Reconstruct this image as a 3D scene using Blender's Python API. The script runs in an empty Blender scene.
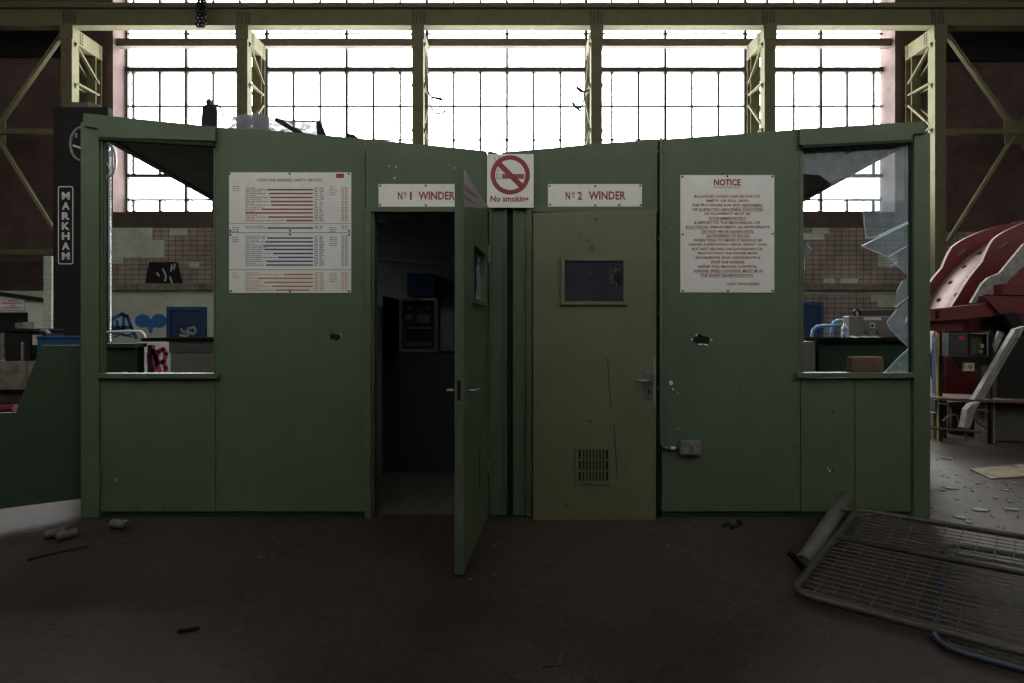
import bpy, bmesh, math, random
from mathutils import Vector, Matrix
random.seed(7)
S = bpy.context.scene
C = S.collection

# ------------------------------------------------------------------ camera, world, exposure
F, CX, HY, D, H = 512.0, 507.0, 329.0, 3.346, 1.235      # focal length in px, vanishing point, distance to booth face, eye height
cd = bpy.data.cameras.new('camera'); cam = bpy.data.objects.new('camera', cd); C.objects.link(cam)
cam.location = (0, -D, H); cam.rotation_euler = (math.pi/2, 0, 0)
cd.sensor_width = 36; cd.lens = 18; cd.shift_x = (512-CX)/1024; cd.shift_y = -(341.5-HY)/1024
cd.clip_start = 0.05; cd.clip_end = 200
S.camera = cam
S.view_settings.view_transform = 'Standard'; S.view_settings.look = 'None'
S.view_settings.gamma = 1; S.view_settings.use_curve_mapping = False
S.view_settings.exposure = 0.55
S.cycles.max_bounces = 8; S.cycles.diffuse_bounces = 5; S.cycles.transparent_max_bounces = 12
S.cycles.caustics_reflective = False; S.cycles.caustics_refractive = False
S.cycles.sample_clamp_indirect = 6; S.cycles.adaptive_threshold = 0.003
W = bpy.data.worlds.new('overcast_sky'); S.world = W; W.use_nodes = True
bg = W.node_tree.nodes['Background']; bg.inputs[0].default_value = (1.0, 0.985, 0.96, 1); bg.inputs[1].default_value = 15.0

def portal(name, loc, rot, sx, sy):
    l = bpy.data.lights.new(name, 'AREA'); l.shape = 'RECTANGLE'; l.size = sx; l.size_y = sy
    l.cycles.is_portal = True
    o = bpy.data.objects.new(name, l); C.objects.link(o); o.location = loc; o.rotation_euler = rot
portal('window_daylight_portal', (0, 14.6, 9.6), (-math.pi/2, 0, 0), 26.4, 9.0)

# ------------------------------------------------------------------ helpers
def P(px, py, y=0.0):
    d = D + y
    return Vector(((px-CX)*d/F, y, H+(HY-py)*d/F))
def X(px, y=0.0): return (px-CX)*(D+y)/F
def Z(py, y=0.0): return H+(HY-py)*(D+y)/F

def new_mat(name):
    m = bpy.data.materials.new(name); m.use_nodes = True
    return m, m.node_tree, m.node_tree.nodes['Principled BSDF']
def mat(name, c1, rough=0.6, c2=None, scale=6.0, metal=0.0, bump=0.0, detail=5.0, lo=0.35, hi=0.7, bscale=None, spec=0.5, coords='Object', stretch=None):
    m, nt, b = new_mat(name)
    b.inputs['Roughness'].default_value = rough; b.inputs['Metallic'].default_value = metal
    b.inputs['Specular IOR Level'].default_value = spec
    tc = nt.nodes.new('ShaderNodeTexCoord'); src = tc.outputs[coords]
    if stretch:
        mp = nt.nodes.new('ShaderNodeMapping'); mp.inputs['Scale'].default_value = stretch
        nt.links.new(src, mp.inputs['Vector']); src = mp.outputs['Vector']
    n = nt.nodes.new('ShaderNodeTexNoise'); n.inputs['Scale'].default_value = scale; n.inputs['Detail'].default_value = detail
    n.inputs['Roughness'].default_value = 0.65
    nt.links.new(src, n.inputs['Vector'])
    r = nt.nodes.new('ShaderNodeValToRGB'); r.color_ramp.elements[0].position = lo; r.color_ramp.elements[1].position = hi
    c2 = c2 or tuple(x*0.75 for x in c1)
    r.color_ramp.elements[0].color = (*c1, 1); r.color_ramp.elements[1].color = (*c2, 1)
    nt.links.new(n.outputs['Fac'], r.inputs['Fac']); nt.links.new(r.outputs['Color'], b.inputs['Base Color'])
    if bump:
        n2 = nt.nodes.new('ShaderNodeTexNoise'); n2.inputs['Scale'].default_value = bscale or scale*5; n2.inputs['Detail'].default_value = 6
        nt.links.new(src, n2.inputs['Vector'])
        bp = nt.nodes.new('ShaderNodeBump'); bp.inputs['Strength'].default_value = bump; bp.inputs['Distance'].default_value = 0.01
        nt.links.new(n2.outputs['Fac'], bp.inputs['Height']); nt.links.new(bp.outputs['Normal'], b.inputs['Normal'])
    return m

def chips(m, col, thresh=0.70, scale=40.0):
    """add small hard-edged specks (chipped paint / dirt) to a material's colour"""
    nt = m.node_tree; b = nt.nodes['Principled BSDF']
    old = b.inputs['Base Color'].links[0].from_socket
    tc = nt.nodes.new('ShaderNodeTexCoord')
    n = nt.nodes.new('ShaderNodeTexNoise'); n.inputs['Scale'].default_value = scale; n.inputs['Detail'].default_value = 3
    nt.links.new(tc.outputs['Object'], n.inputs['Vector'])
    r = nt.nodes.new('ShaderNodeValToRGB'); r.color_ramp.elements[0].position = thresh; r.color_ramp.elements[1].position = thresh+0.02
    nt.links.new(n.outputs['Fac'], r.inputs['Fac'])
    mx = nt.nodes.new('ShaderNodeMixRGB'); mx.inputs['Color2'].default_value = (*col, 1)
    nt.links.new(r.outputs['Color'], mx.inputs['Fac']); nt.links.new(old, mx.inputs['Color1'])
    nt.links.new(mx.outputs['Color'], b.inputs['Base Color'])
    return m

def flat_mat(name, c, rough=0.6, metal=0.0):
    return mat(name, c, rough, tuple(x*0.85 for x in c), 12.0, metal)

def glass_mat(name, clear=0.8, tint=(0.8, 0.9, 0.9), haze=(0.5, 0.55, 0.58), noise=0.0):
    """thin dusty pane: mostly clear, some scattering dust, a little mirror"""
    m = bpy.data.materials.new(name); m.use_nodes = True; nt = m.node_tree; nt.nodes.clear()
    out = nt.nodes.new('ShaderNodeOutputMaterial')
    t = nt.nodes.new('ShaderNodeBsdfTransparent'); t.inputs[0].default_value = (*tint, 1)
    tr = nt.nodes.new('ShaderNodeBsdfTranslucent'); tr.inputs[0].default_value = (*haze, 1)
    df = nt.nodes.new('ShaderNodeBsdfDiffuse'); df.inputs[0].default_value = (*haze, 1)
    gl = nt.nodes.new('ShaderNodeBsdfGlossy'); gl.inputs[0].default_value = (1, 1, 1, 1); gl.inputs['Roughness'].default_value = 0.05
    a = nt.nodes.new('ShaderNodeMixShader'); a.inputs[0].default_value = 0.5
    nt.links.new(tr.outputs[0], a.inputs[1]); nt.links.new(df.outputs[0], a.inputs[2])
    b = nt.nodes.new('ShaderNodeMixShader'); b.inputs[0].default_value = 1-clear
    nt.links.new(t.outputs[0], b.inputs[1]); nt.links.new(a.outputs[0], b.inputs[2])
    if noise:
        tc = nt.nodes.new('ShaderNodeTexCoord'); n = nt.nodes.new('ShaderNodeTexNoise'); n.inputs['Scale'].default_value = 14; n.inputs['Detail'].default_value = 8
        nt.links.new(tc.outputs['Object'], n.inputs['Vector'])
        mr = nt.nodes.new('ShaderNodeMapRange'); mr.inputs['From Min'].default_value = 0.3; mr.inputs['From Max'].default_value = 0.7
        mr.inputs['To Min'].default_value = (1-clear)*(1-noise); mr.inputs['To Max'].default_value = min(1, (1-clear)*(1+noise))
        nt.links.new(n.outputs['Fac'], mr.inputs['Value']); nt.links.new(mr.outputs[0], b.inputs[0])
    c = nt.nodes.new('ShaderNodeMixShader'); c.inputs[0].default_value = 0.05
    nt.links.new(b.outputs[0], c.inputs[1]); nt.links.new(gl.outputs[0], c.inputs[2])
    nt.links.new(c.outputs[0], out.inputs[0])
    return m

def tag(o, label=None, cat=None, group=None, kind=None):
    if label: o['label'] = label
    if cat: o['category'] = cat
    if group: o['group'] = group
    if kind: o['kind'] = kind
    return o
def thing(name, label, cat, loc=(0, 0, 0), group=None):
    o = bpy.data.objects.new(name, None); C.objects.link(o); o.location = loc; o.empty_display_size = 0.1
    return tag(o, label, cat, group)
def wloc(o):
    v = Vector((0, 0, 0))
    while o is not None:
        v += Vector(o.location); o = o.parent
    return v

class MB:
    def __init__(s): s.bm = bmesh.new()
    def hull(s, pts, faces):
        vs = [s.bm.verts.new(p) for p in pts]
        for f in faces:
            try: s.bm.faces.new([vs[i] for i in f])
            except ValueError: pass
        return s
    def box(s, x0, x1, y0, y1, z0, z1):
        p = [(x, y, z) for x in (x0, x1) for y in (y0, y1) for z in (z0, z1)]
        return s.hull(p, [(0,1,3,2),(4,6,7,5),(0,4,5,1),(2,3,7,6),(0,2,6,4),(1,5,7,3)])
    def prism(s, xz, y0, y1):
        """polygon in the XZ plane, extruded along y"""
        n = len(xz); pts = [(x, y0, z) for x, z in xz]+[(x, y1, z) for x, z in xz]
        fs = [tuple(range(n)), tuple(range(2*n-1, n-1, -1))]+[(i, i+n, (i+1) % n+n, (i+1) % n) for i in range(n)]
        return s.hull(pts, fs)
    def pprism(s, pxs, y0, y1):
        """polygon given in photograph pixels at depth y0, extruded to y1"""
        return s.prism([(X(a, y0), Z(b, y0)) for a, b in pxs], y0, y1)
    def pbox(s, px0, px1, py0, py1, y0, y1): return s.pprism([(px0, py0), (px1, py0), (px1, py1), (px0, py1)], y0, y1)
    def solid(s, quad, thick):
        """four world points, thickened along their normal"""
        q = [Vector(p) for p in quad]; n = (q[1]-q[0]).cross(q[-1]-q[0]).normalized()*thick
        k = len(q); pts = q+[p+n for p in q]
        fs = [tuple(range(k)), tuple(range(2*k-1, k-1, -1))]+[(i, i+k, (i+1) % k+k, (i+1) % k) for i in range(k)]
        return s.hull(pts, fs)
    def bar(s, p, q, w, h, up=(0, 0, 1)):
        p, q = Vector(p), Vector(q); d = (q-p).normalized(); u = Vector(up)
        if abs(d.dot(u)) > 0.98: u = Vector((0, 1, 0))
        a = d.cross(u).normalized()*w/2; b = d.cross(a).normalized()*h/2
        pts = [e+i*a+j*b for e in (p, q) for i in (-1, 1) for j in (-1, 1)]
        return s.hull(pts, [(0,1,3,2),(4,6,7,5),(0,4,5,1),(2,3,7,6),(0,2,6,4),(1,5,7,3)])
    def tube(s, pts, r, n=10, caps=True):
        pts = [Vector(p) for p in pts]; rs = r if isinstance(r, (list, tuple)) else [r]*len(pts)
        rings = []; ref = None
        for i, p in enumerate(pts):
            d = (pts[min(i+1, len(pts)-1)]-pts[max(i-1, 0)]).normalized()
            if ref is None: ref = Vector((0, 0, 1)) if abs(d.z) < 0.9 else Vector((0, 1, 0))
            a = d.cross(ref)
            if a.length < 1e-4: a = d.orthogonal()
            a.normalize(); b = d.cross(a).normalized(); ref = -b if False else b.cross(d) if False else ref
            rings.append([s.bm.verts.new(p+rs[i]*(math.cos(t)*a+math.sin(t)*b)) for t in [2*math.pi*k/n for k in range(n)]])
        for i in range(len(rings)-1):
            for k in range(n):
                s.bm.faces.new([rings[i][k], rings[i][(k+1) % n], rings[i+1][(k+1) % n], rings[i+1][k]])
        if caps:
            s.bm.faces.new(rings[0][::-1]); s.bm.faces.new(rings[-1])
        return s
    def disc(s, c, r, y0, y1, n=16): return s.prism([(c[0]+r*math.cos(2*math.pi*k/n), c[1]+r*math.sin(2*math.pi*k/n)) for k in range(n)], y0, y1)
    def ring(s, c, r0, r1, y0, y1, n=48, a0=0.0, a1=2*math.pi):
        full = abs(a1-a0-2*math.pi) < 1e-6; m = n if full else n+1
        vs = []
        for k in range(m):
            t = a0+(a1-a0)*k/n
            vs.append([s.bm.verts.new((c[0]+r*math.cos(t), y, c[1]+r*math.sin(t))) for r, y in ((r0, y0), (r1, y0), (r1, y1), (r0, y1))])
        for k in range(n):
            A, B = vs[k], vs[(k+1) % m]
            for j in range(4): s.bm.faces.new([A[j], A[(j+1) % 4], B[(j+1) % 4], B[j]])
        if not full: s.bm.faces.new(vs[0]); s.bm.faces.new(vs[-1])
        return s
    def build(s, name, m, parent=None, bevel=0.0, smooth=False, loc=None, **kw):
        bmesh.ops.recalc_face_normals(s.bm, faces=s.bm.faces)
        me = bpy.data.meshes.new(name)
        if parent is not None: off = wloc(parent); o_loc = Vector((0, 0, 0))
        else: off = Vector(loc) if loc is not None else Vector((0, 0, 0)); o_loc = off
        for v in s.bm.verts: v.co -= off
        s.bm.to_mesh(me); s.bm.free(); me.materials.append(m)
        if smooth:
            for p in me.polygons: p.use_smooth = True
        o = bpy.data.objects.new(name, me); C.objects.link(o); o.location = o_loc
        if parent is not None: o.parent = parent
        if bevel:
            md = o.modifiers.new('bevel', 'BEVEL'); md.width = bevel; md.segments = 2; md.limit_method = 'ANGLE'
        return tag(o, **kw) if kw else o

def text(mb, s, x0, x1, z0, z1, y, bold=0.0, space=1.0, align='fit'):
    """lettering fitted into a rectangle on a plane facing the camera"""
    cu = bpy.data.curves.new('t', 'FONT'); cu.body = s; cu.offset = bold; cu.space_character = space; cu.resolution_u = 2
    o = bpy.data.objects.new('t', cu); C.objects.link(o)
    me = bpy.data.meshes.new_from_object(o.evaluated_get(bpy.context.evaluated_depsgraph_get()))
    C.objects.unlink(o); bpy.data.objects.remove(o); bpy.data.curves.remove(cu)
    xs = [v.co.x for v in me.vertices]; ys = [v.co.y for v in me.vertices]
    if xs:
        ax, bx, ay, by = min(xs), max(xs), min(ys), max(ys)
        vs = [mb.bm.verts.new((x0+(v.co.x-ax)/(bx-ax)*(x1-x0), y, z0+(v.co.y-ay)/max(by-ay, 1e-5)*(z1-z0))) for v in me.vertices]
        for p in me.polygons:
            try: mb.bm.faces.new([vs[i] for i in p.vertices])
            except ValueError: pass
    bpy.data.meshes.remove(me)
def struct(mb, name, m, parent=None, **kw):
    o = mb.build(name, m, parent)
    if parent is None: o['kind'] = 'structure'
    return tag(o, **kw)

# ------------------------------------------------------------------ materials
M = {}
M['green'] = chips(mat('booth_green_paint', (0.088, 0.124, 0.074), 0.6, (0.070, 0.102, 0.060), 1.6, bump=0.08, bscale=60), (0.05, 0.07, 0.05), 0.735, 30)
M['green_lt'] = mat('frame_green_paint', (0.090, 0.126, 0.072), 0.5, (0.070, 0.098, 0.056), 5, bump=0.06)
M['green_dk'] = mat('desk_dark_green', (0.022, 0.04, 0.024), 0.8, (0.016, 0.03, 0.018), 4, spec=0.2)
M['guard_green'] = mat('guard_green', (0.032, 0.058, 0.028), 0.55, (0.027, 0.048, 0.024), 2)
M['olive'] = chips(mat('door_olive_paint', (0.150, 0.150, 0.088), 0.5, (0.124, 0.124, 0.074), 2.2, bump=0.06, bscale=40), (0.05, 0.05, 0.03), 0.73, 26)
M['roof'] = mat('roof_felt_dark', (0.34, 0.38, 0.40), 0.8, (0.24, 0.27, 0.28), 3, bump=0.1)
M['sign'] = chips(mat('sign_white_enamel', (0.80, 0.79, 0.76), 0.4, (0.71, 0.70, 0.67), 5), (0.40, 0.39, 0.36), 0.76, 18)
M['sign_red'] = mat('sign_red_print', (0.30, 0.03, 0.04), 0.5, (0.24, 0.03, 0.035), 20)
M['sign_blue'] = mat('sign_blue_print', (0.03, 0.06, 0.18), 0.5, (0.03, 0.05, 0.14), 20)
M['sign_orange'] = mat('sign_orange_print', (0.50, 0.22, 0.05), 0.5, (0.42, 0.18, 0.05), 20)
M['sign_grey'] = mat('sign_faint_print', (0.20, 0.19, 0.19), 0.5, (0.26, 0.24, 0.24), 60)
M['screw'] = mat('screw_steel', (0.16, 0.15, 0.13), 0.5, (0.08, 0.07, 0.06), 30, 0.7)
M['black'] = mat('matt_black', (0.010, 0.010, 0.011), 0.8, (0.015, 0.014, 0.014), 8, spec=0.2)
M['desk_black'] = mat('desk_black_lino', (0.012, 0.013, 0.012), 1.0, spec=0.0)
M['black_iron'] = mat('dirty_black_iron', (0.007, 0.007, 0.008), 0.8, (0.015, 0.014, 0.013), 5, bump=0.1, spec=0.25)
M['steel'] = mat('dull_steel', (0.32, 0.32, 0.32), 0.4, (0.18, 0.18, 0.18), 12, 0.8)
M['dusty_steel'] = mat('dusty_galvanised_steel', (0.26, 0.25, 0.24), 0.7, (0.12, 0.11, 0.10), 14, 0.0, bump=0.3)
M['crane'] = mat('crane_yellow_green_paint', (0.128, 0.120, 0.066), 0.8, (0.100, 0.094, 0.052), 3, bump=0.05, spec=0.25)
M['crane_dk'] = mat('crane_rivets', (0.05, 0.05, 0.035), 0.6)
M['mullion'] = mat('window_bars_dark', (0.02, 0.02, 0.018), 0.6)
M['concrete'] = mat('dirty_concrete', (0.20, 0.18, 0.15), 0.9, (0.08, 0.07, 0.06), 4, bump=0.4)
M['concrete_dk'] = mat('oily_concrete', (0.07, 0.065, 0.055), 0.85, (0.03, 0.028, 0.024), 4, bump=0.4)
M['red'] = mat('winder_red_paint', (0.12, 0.014, 0.018), 0.5, (0.08, 0.012, 0.014), 4, bump=0.05)
M['red_dust'] = mat('dusty_rim_paint', (0.55, 0.44, 0.43), 0.6, (0.42, 0.30, 0.30), 5, bump=0.1)
M['blue'] = mat('blue_paint', (0.006, 0.055, 0.15), 0.5, (0.005, 0.045, 0.12), 4)
M['blue_dk'] = mat('navy_door_paint', (0.010, 0.035, 0.095), 0.5, (0.008, 0.026, 0.075), 3)
M['blue_lt'] = mat('trolley_blue', (0.10, 0.25, 0.50), 0.45, (0.08, 0.2, 0.42), 5)
M['graf_blue'] = mat('spray_paint_blue', (0.02, 0.14, 0.38), 0.6)
M['graf_pink'] = mat('spray_paint_magenta', (0.32, 0.03, 0.11), 0.6)
M['graf_white'] = mat('spray_paint_white', (0.45, 0.48, 0.52), 0.6)
M['yellow'] = mat('yellow_paint', (0.50, 0.40, 0.04), 0.5)
M['rust'] = mat('rusty_rod', (0.08, 0.038, 0.030), 0.8, (0.13, 0.075, 0.06), 20, bump=0.3)
M['clay'] = mat('clay_brick', (0.16, 0.075, 0.055), 0.9, (0.10, 0.06, 0.048), 14, bump=0.5)
M['grey_box'] = mat('grey_enclosure', (0.14, 0.132, 0.122), 0.5, (0.11, 0.105, 0.10), 4)
M['slate'] = mat('slate_grey_box', (0.028, 0.032, 0.035), 0.5)
M['cream'] = mat('cream_plastic', (0.5, 0.45, 0.3), 0.5)
M['white'] = mat('off_white', (0.6, 0.6, 0.58), 0.5)
M['gate'] = mat('gate_khaki_paint', (0.075, 0.07, 0.052), 0.5, (0.04, 0.03, 0.024), 18, 0.2, bump=0.3)
M['wire'] = mat('mesh_wire', (0.10, 0.09, 0.068), 0.6, (0.06, 0.055, 0.045), 10, 0.0)
M['pipe'] = mat('roller_grey', (0.10, 0.10, 0.082), 0.6, (0.07, 0.068, 0.055), 8, bump=0.2)
M['debris'] = mat('pale_debris', (0.13, 0.12, 0.10), 0.9, (0.05, 0.045, 0.04), 25, bump=0.4)
M['wood'] = mat('broken_board', (0.34, 0.29, 0.20), 0.85, (0.13, 0.10, 0.07), 9, bump=0.4)
M['poly'] = glass_mat('polythene_sheet', 0.02, (0.8, 0.82, 0.85), (0.12, 0.125, 0.14), 0.12)
M['pane'] = glass_mat('window_glass', 0.97, (0.97, 0.98, 0.98))
M['shard'] = glass_mat('dusty_broken_glass', 0.72, (0.72, 0.80, 0.84), (0.42, 0.47, 0.50), 0.5)
M['edge'] = mat('pale_glass_glint', (0.75, 0.85, 0.88), 0.2)  # pale glass slivers, and glints painted along broken edges
M['floor_glass'] = mat('greenish_glass_shard', (0.20, 0.25, 0.23), 0.3, (0.3, 0.35, 0.33), 20)
M['door_glass'] = mat('grimy_door_glass', (0.026, 0.029, 0.038), 0.15, (0.05, 0.053, 0.066), 6, lo=0.3, hi=0.8)
M['lamp_red'] = mat('red_indicator', (0.5, 0.01, 0.02), 0.4)
M['pcb'] = mat('circuit_board', (0.03, 0.045, 0.03), 0.5, (0.12, 0.11, 0.07), 40, lo=0.5, hi=0.6)

def floor_material():
    m, nt, b = new_mat('quarry_tile_floor')
    tc = nt.nodes.new('ShaderNodeTexCoord')
    n = nt.nodes.new('ShaderNodeTexNoise'); n.inputs['Scale'].default_value = 1.2; n.inputs['Detail'].default_value = 8
    nt.links.new(tc.outputs['Object'], n.inputs['Vector'])
    r = nt.nodes.new('ShaderNodeValToRGB'); e = r.color_ramp.elements
    e[0].position = 0.35; e[0].color = (0.036, 0.023, 0.019, 1); e[1].position = 0.68; e[1].color = (0.058, 0.046, 0.040, 1)
    nt.links.new(n.outputs['Fac'], r.inputs['Fac'])
    mp = nt.nodes.new('ShaderNodeMapping'); mp.inputs['Rotation'].default_value = (0, 0, math.radians(38))
    nt.links.new(tc.outputs['Object'], mp.inputs['Vector'])
    br = nt.nodes.new('ShaderNodeTexBrick'); br.offset = 0; br.inputs['Scale'].default_value = 1; br.inputs['Brick Width'].default_value = 0.6; br.inputs['Row Height'].default_value = 0.6
    br.inputs['Mortar Size'].default_value = 0.004; br.inputs['Color1'].default_value = (1, 1, 1, 1); br.inputs['Color2'].default_value = (0.85, 0.85, 0.85, 1); br.inputs['Mortar'].default_value = (0.35, 0.35, 0.35, 1)
    nt.links.new(mp.outputs[0], br.inputs['Vector'])
    mx = nt.nodes.new('ShaderNodeMixRGB'); mx.blend_type = 'MULTIPLY'; mx.inputs[0].default_value = 0.8
    nt.links.new(r.outputs[0], mx.inputs[1]); nt.links.new(br.outputs[0], mx.inputs[2])
    # fine grit
    g = nt.nodes.new('ShaderNodeTexNoise'); g.inputs['Scale'].default_value = 22; g.inputs['Detail'].default_value = 8; g.inputs['Roughness'].default_value = 0.8
    nt.links.new(tc.outputs['Object'], g.inputs['Vector'])
    gr = nt.nodes.new('ShaderNodeValToRGB'); gr.color_ramp.elements[0].position = 0.38; gr.color_ramp.elements[0].color = (0.4, 0.38, 0.36, 1); gr.color_ramp.elements[1].position = 0.66; gr.color_ramp.elements[1].color = (1.7, 1.65, 1.6, 1)
    nt.links.new(g.outputs['Fac'], gr.inputs['Fac'])
    m2 = nt.nodes.new('ShaderNodeMixRGB'); m2.blend_type = 'MULTIPLY'; m2.inputs[0].default_value = 1
    nt.links.new(mx.outputs[0], m2.inputs[1]); nt.links.new(gr.outputs[0], m2.inputs[2]); nt.links.new(m2.outputs[0], b.inputs['Base Color'])
    rr = nt.nodes.new('ShaderNodeMapRange'); rr.inputs['To Min'].default_value = 0.28; rr.inputs['To Max'].default_value = 0.55
    nt.links.new(n.outputs['Fac'], rr.inputs['Value']); nt.links.new(rr.outputs[0], b.inputs['Roughness'])
    bp = nt.nodes.new('ShaderNodeBump'); bp.inputs['Strength'].default_value = 0.6; bp.inputs['Distance'].default_value = 0.012
    nt.links.new(g.outputs['Fac'], bp.inputs['Height']); nt.links.new(bp.outputs[0], b.inputs['Normal'])
    return m
def brick_material(name, c1, c2, mortar, w, h, ms=0.006, patch=None, z_split=None):
    m, nt, b = new_mat(name); b.inputs['Roughness'].default_value = 0.8
    tc = nt.nodes.new('ShaderNodeTexCoord')
    sp = nt.nodes.new('ShaderNodeSeparateXYZ'); nt.links.new(tc.outputs['Object'], sp.inputs[0])
    ad = nt.nodes.new('ShaderNodeMath'); ad.operation = 'ADD'; nt.links.new(sp.outputs[0], ad.inputs[0]); nt.links.new(sp.outputs[1], ad.inputs[1])
    cb = nt.nodes.new('ShaderNodeCombineXYZ'); nt.links.new(ad.outputs[0], cb.inputs[0]); nt.links.new(sp.outputs[2], cb.inputs[1])
    br = nt.nodes.new('ShaderNodeTexBrick'); br.inputs['Scale'].default_value = 1; br.inputs['Brick Width'].default_value = w; br.inputs['Row Height'].default_value = h
    br.inputs['Mortar Size'].default_value = ms
    if patch: br.offset = 0
    br.inputs['Color1'].default_value = (*c1, 1); br.inputs['Color2'].default_value = (*c2, 1); br.inputs['Mortar'].default_value = (*mortar, 1)
    nt.links.new(cb.outputs[0], br.inputs['Vector'])
    col = br.outputs[0]
    n = nt.nodes.new('ShaderNodeTexNoise'); n.inputs['Scale'].default_value = 1.5; n.inputs['Detail'].default_value = 6
    nt.links.new(tc.outputs['Object'], n.inputs['Vector'])
    if patch:      # blocks of surviving glazed tile
        sn = nt.nodes.new('ShaderNodeVectorMath'); sn.operation = 'SNAP'; sn.inputs[1].default_value = (w*3, h*3, 1)
        nt.links.new(cb.outputs[0], sn.inputs[0])
        pn = nt.nodes.new('ShaderNodeTexNoise'); pn.inputs['Scale'].default_value = 0.45; pn.inputs['Detail'].default_value = 1
        nt.links.new(sn.outputs[0], pn.inputs['Vector'])
        pr = nt.nodes.new('ShaderNodeMath'); pr.operation = 'GREATER_THAN'; pr.inputs[1].default_value = patch[1]
        nt.links.new(pn.outputs['Fac'], pr.inputs[0])
        mx = nt.nodes.new('ShaderNodeMixRGB'); mx.inputs[2].default_value = (*patch[0], 1)
        nt.links.new(pr.outputs[0], mx.inputs[0]); nt.links.new(col, mx.inputs[1]); col = mx.outputs[0]
    r = nt.nodes.new('ShaderNodeValToRGB'); r.color_ramp.elements[0].position = 0.3; r.color_ramp.elements[0].color = (0.6, 0.6, 0.6, 1); r.color_ramp.elements[1].position = 0.7; r.color_ramp.elements[1].color = (1.1, 1.1, 1.1, 1)
    nt.links.new(n.outputs['Fac'], r.inputs['Fac'])
    m2 = nt.nodes.new('ShaderNodeMixRGB'); m2.blend_type = 'MULTIPLY'; m2.inputs[0].default_value = 1
    nt.links.new(col, m2.inputs[1]); nt.links.new(r.outputs[0], m2.inputs[2]); nt.links.new(m2.outputs[0], b.inputs['Base Color'])
    bp = nt.nodes.new('ShaderNodeBump'); bp.inputs['Strength'].default_value = 0.3; bp.inputs['Distance'].default_value = 0.01; bp.invert = True
    nt.links.new(br.outputs['Fac'], bp.inputs['Height']); nt.links.new(bp.outputs[0], b.inputs['Normal'])
    return m
M['floor'] = floor_material()
M['brick'] = brick_material('dark_red_brick', (0.110, 0.062, 0.056), (0.090, 0.052, 0.047), (0.06, 0.042, 0.038), 0.23, 0.075, 0.005)
M['tile'] = brick_material('stripped_wall_tiles', (0.32, 0.26, 0.23), (0.27, 0.22, 0.20), (0.09, 0.075, 0.065), 0.24, 0.16, 0.012, patch=((0.30, 0.35, 0.27), 2.0))
M['plaster'] = mat('pale_green_plaster', (0.50, 0.54, 0.45), 0.8, (0.38, 0.41, 0.34), 1.2)
M['white_tile'] = brick_material('white_glazed_tile', (0.46, 0.51, 0.42), (0.43, 0.47, 0.39), (0.26, 0.28, 0.23), 0.2, 0.1, 0.004)
M['band'] = mat('dark_brick_band', (0.07, 0.05, 0.042), 0.9, (0.04, 0.03, 0.027), 2)
M['bright'] = mat('pale_bounce_wall', (0.60, 0.60, 0.58), 0.9, (0.55, 0.55, 0.53), 1)
M['ceiling'] = mat('hall_ceiling', (0.16, 0.15, 0.13), 0.9)

# ------------------------------------------------------------------ the hall
YW = 17.0-D          # front face of the rear wall
YG = YW+0.6          # glazing plane
YF = -4.1            # unseen wall behind the camera, set close and pale to bounce daylight
XL, XR, ZC = -19.0, 19.0, 16.5
xw0, xw1 = X(113, YW), X(895, YW); zs = Z(212, YW); zt = 14.2
struct(MB().box(XL-.3, XR+.3, YF-.3, YW+1.2, -0.3, 0), 'floor', M['floor'])
struct(MB().box(XL-.3, XR+.3, YF-.3, YW+1.2, ZC, ZC+.3), 'ceiling', M['ceiling'])
struct(MB().box(XL-.3, XL, YF-.3, YW+1.2, 0, ZC), 'wall_left', M['brick'])
struct(MB().box(XR, XR+.3, YF-.3, YW+1.2, 0, ZC), 'wall_right', M['brick'])
wf = struct(MB().box(XL, XR, YF-.3, YF, 0, ZC), 'wall_front', M['bright'])
MB().box(XL, XR, YF, YF+.02, 0, 3.1).build('bounce_mask', M['black'], wf, label='unseen dark strip added to dim low bounce light')  # unseen dark strip, added to cut bounce light low on the booth
wb = MB().box(XL, xw0, YW, YW+.7, 0, ZC).box(xw1, XR, YW, YW+.7, 0, ZC).box(xw0, xw1, YW, YW+.7, zt, ZC)
wall = struct(wb, 'wall_back', M['brick'])
z228, z284, z290 = Z(228, YW), Z(284, YW), Z(291, YW)
MB().box(xw0, xw1, YW, YW+.7, z228, zs).build('sooty_band', M['band'], wall)
MB().box(XL, xw0, YW-.03, YW, 0, Z(262, YW)).build('dark_lower_wall', M['band'], wall)  # left lower wall in the darker band colour
MB().box(xw0, xw1, YW-.03, YW+.7, 0, z228).box(xw1, XR, YW-.03, YW, 0, Z(232, YW)).build('tiling', M['tile'], wall)
MB().box(XL, X(225, YW), YW-.05, YW-.03, 0, z290).build('plaster', M['plaster'], wall)
pt = MB()
for a, b, c_, d_ in ((113, 153, 228, 240.5), (113, 165, 240.5, 257.5), (113, 124, 257.5, 264), (171, 188, 229, 235.5), (812, 828, 228, 234), (800, 823, 234, 240), (877, 897, 255, 267), (823, 834, 278.5, 284), (840, 857, 278.5, 284),
                         (800, 900, 291, 294.5), (870, 897, 295, 301), (877, 897, 301, 307), (835, 846, 319, 325), (820, 832, 326, 366), (190, 200, 262, 268), (740, 790, 240, 262)):
    pt.box(X(a, YW), X(b, YW), YW-.05, YW-.02, Z(d_, YW), Z(c_, YW))
pt.build('surviving_tiles', M['white_tile'], wall, label='patches of pale green tile left on the wall')
MB().box(X(97, YW), X(930, YW), YW-.25, YW-.031, z290, z284).build('ledge', M['concrete'], wall, bevel=.02)
MB().box(XL, X(70, YW), YW-.06, YW, Z(58, YW), Z(31, YW)).box(X(945, YW), XR, YW-.06, YW, Z(62, YW), Z(33, YW)).build('dark_band', M['black'], wall)

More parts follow.
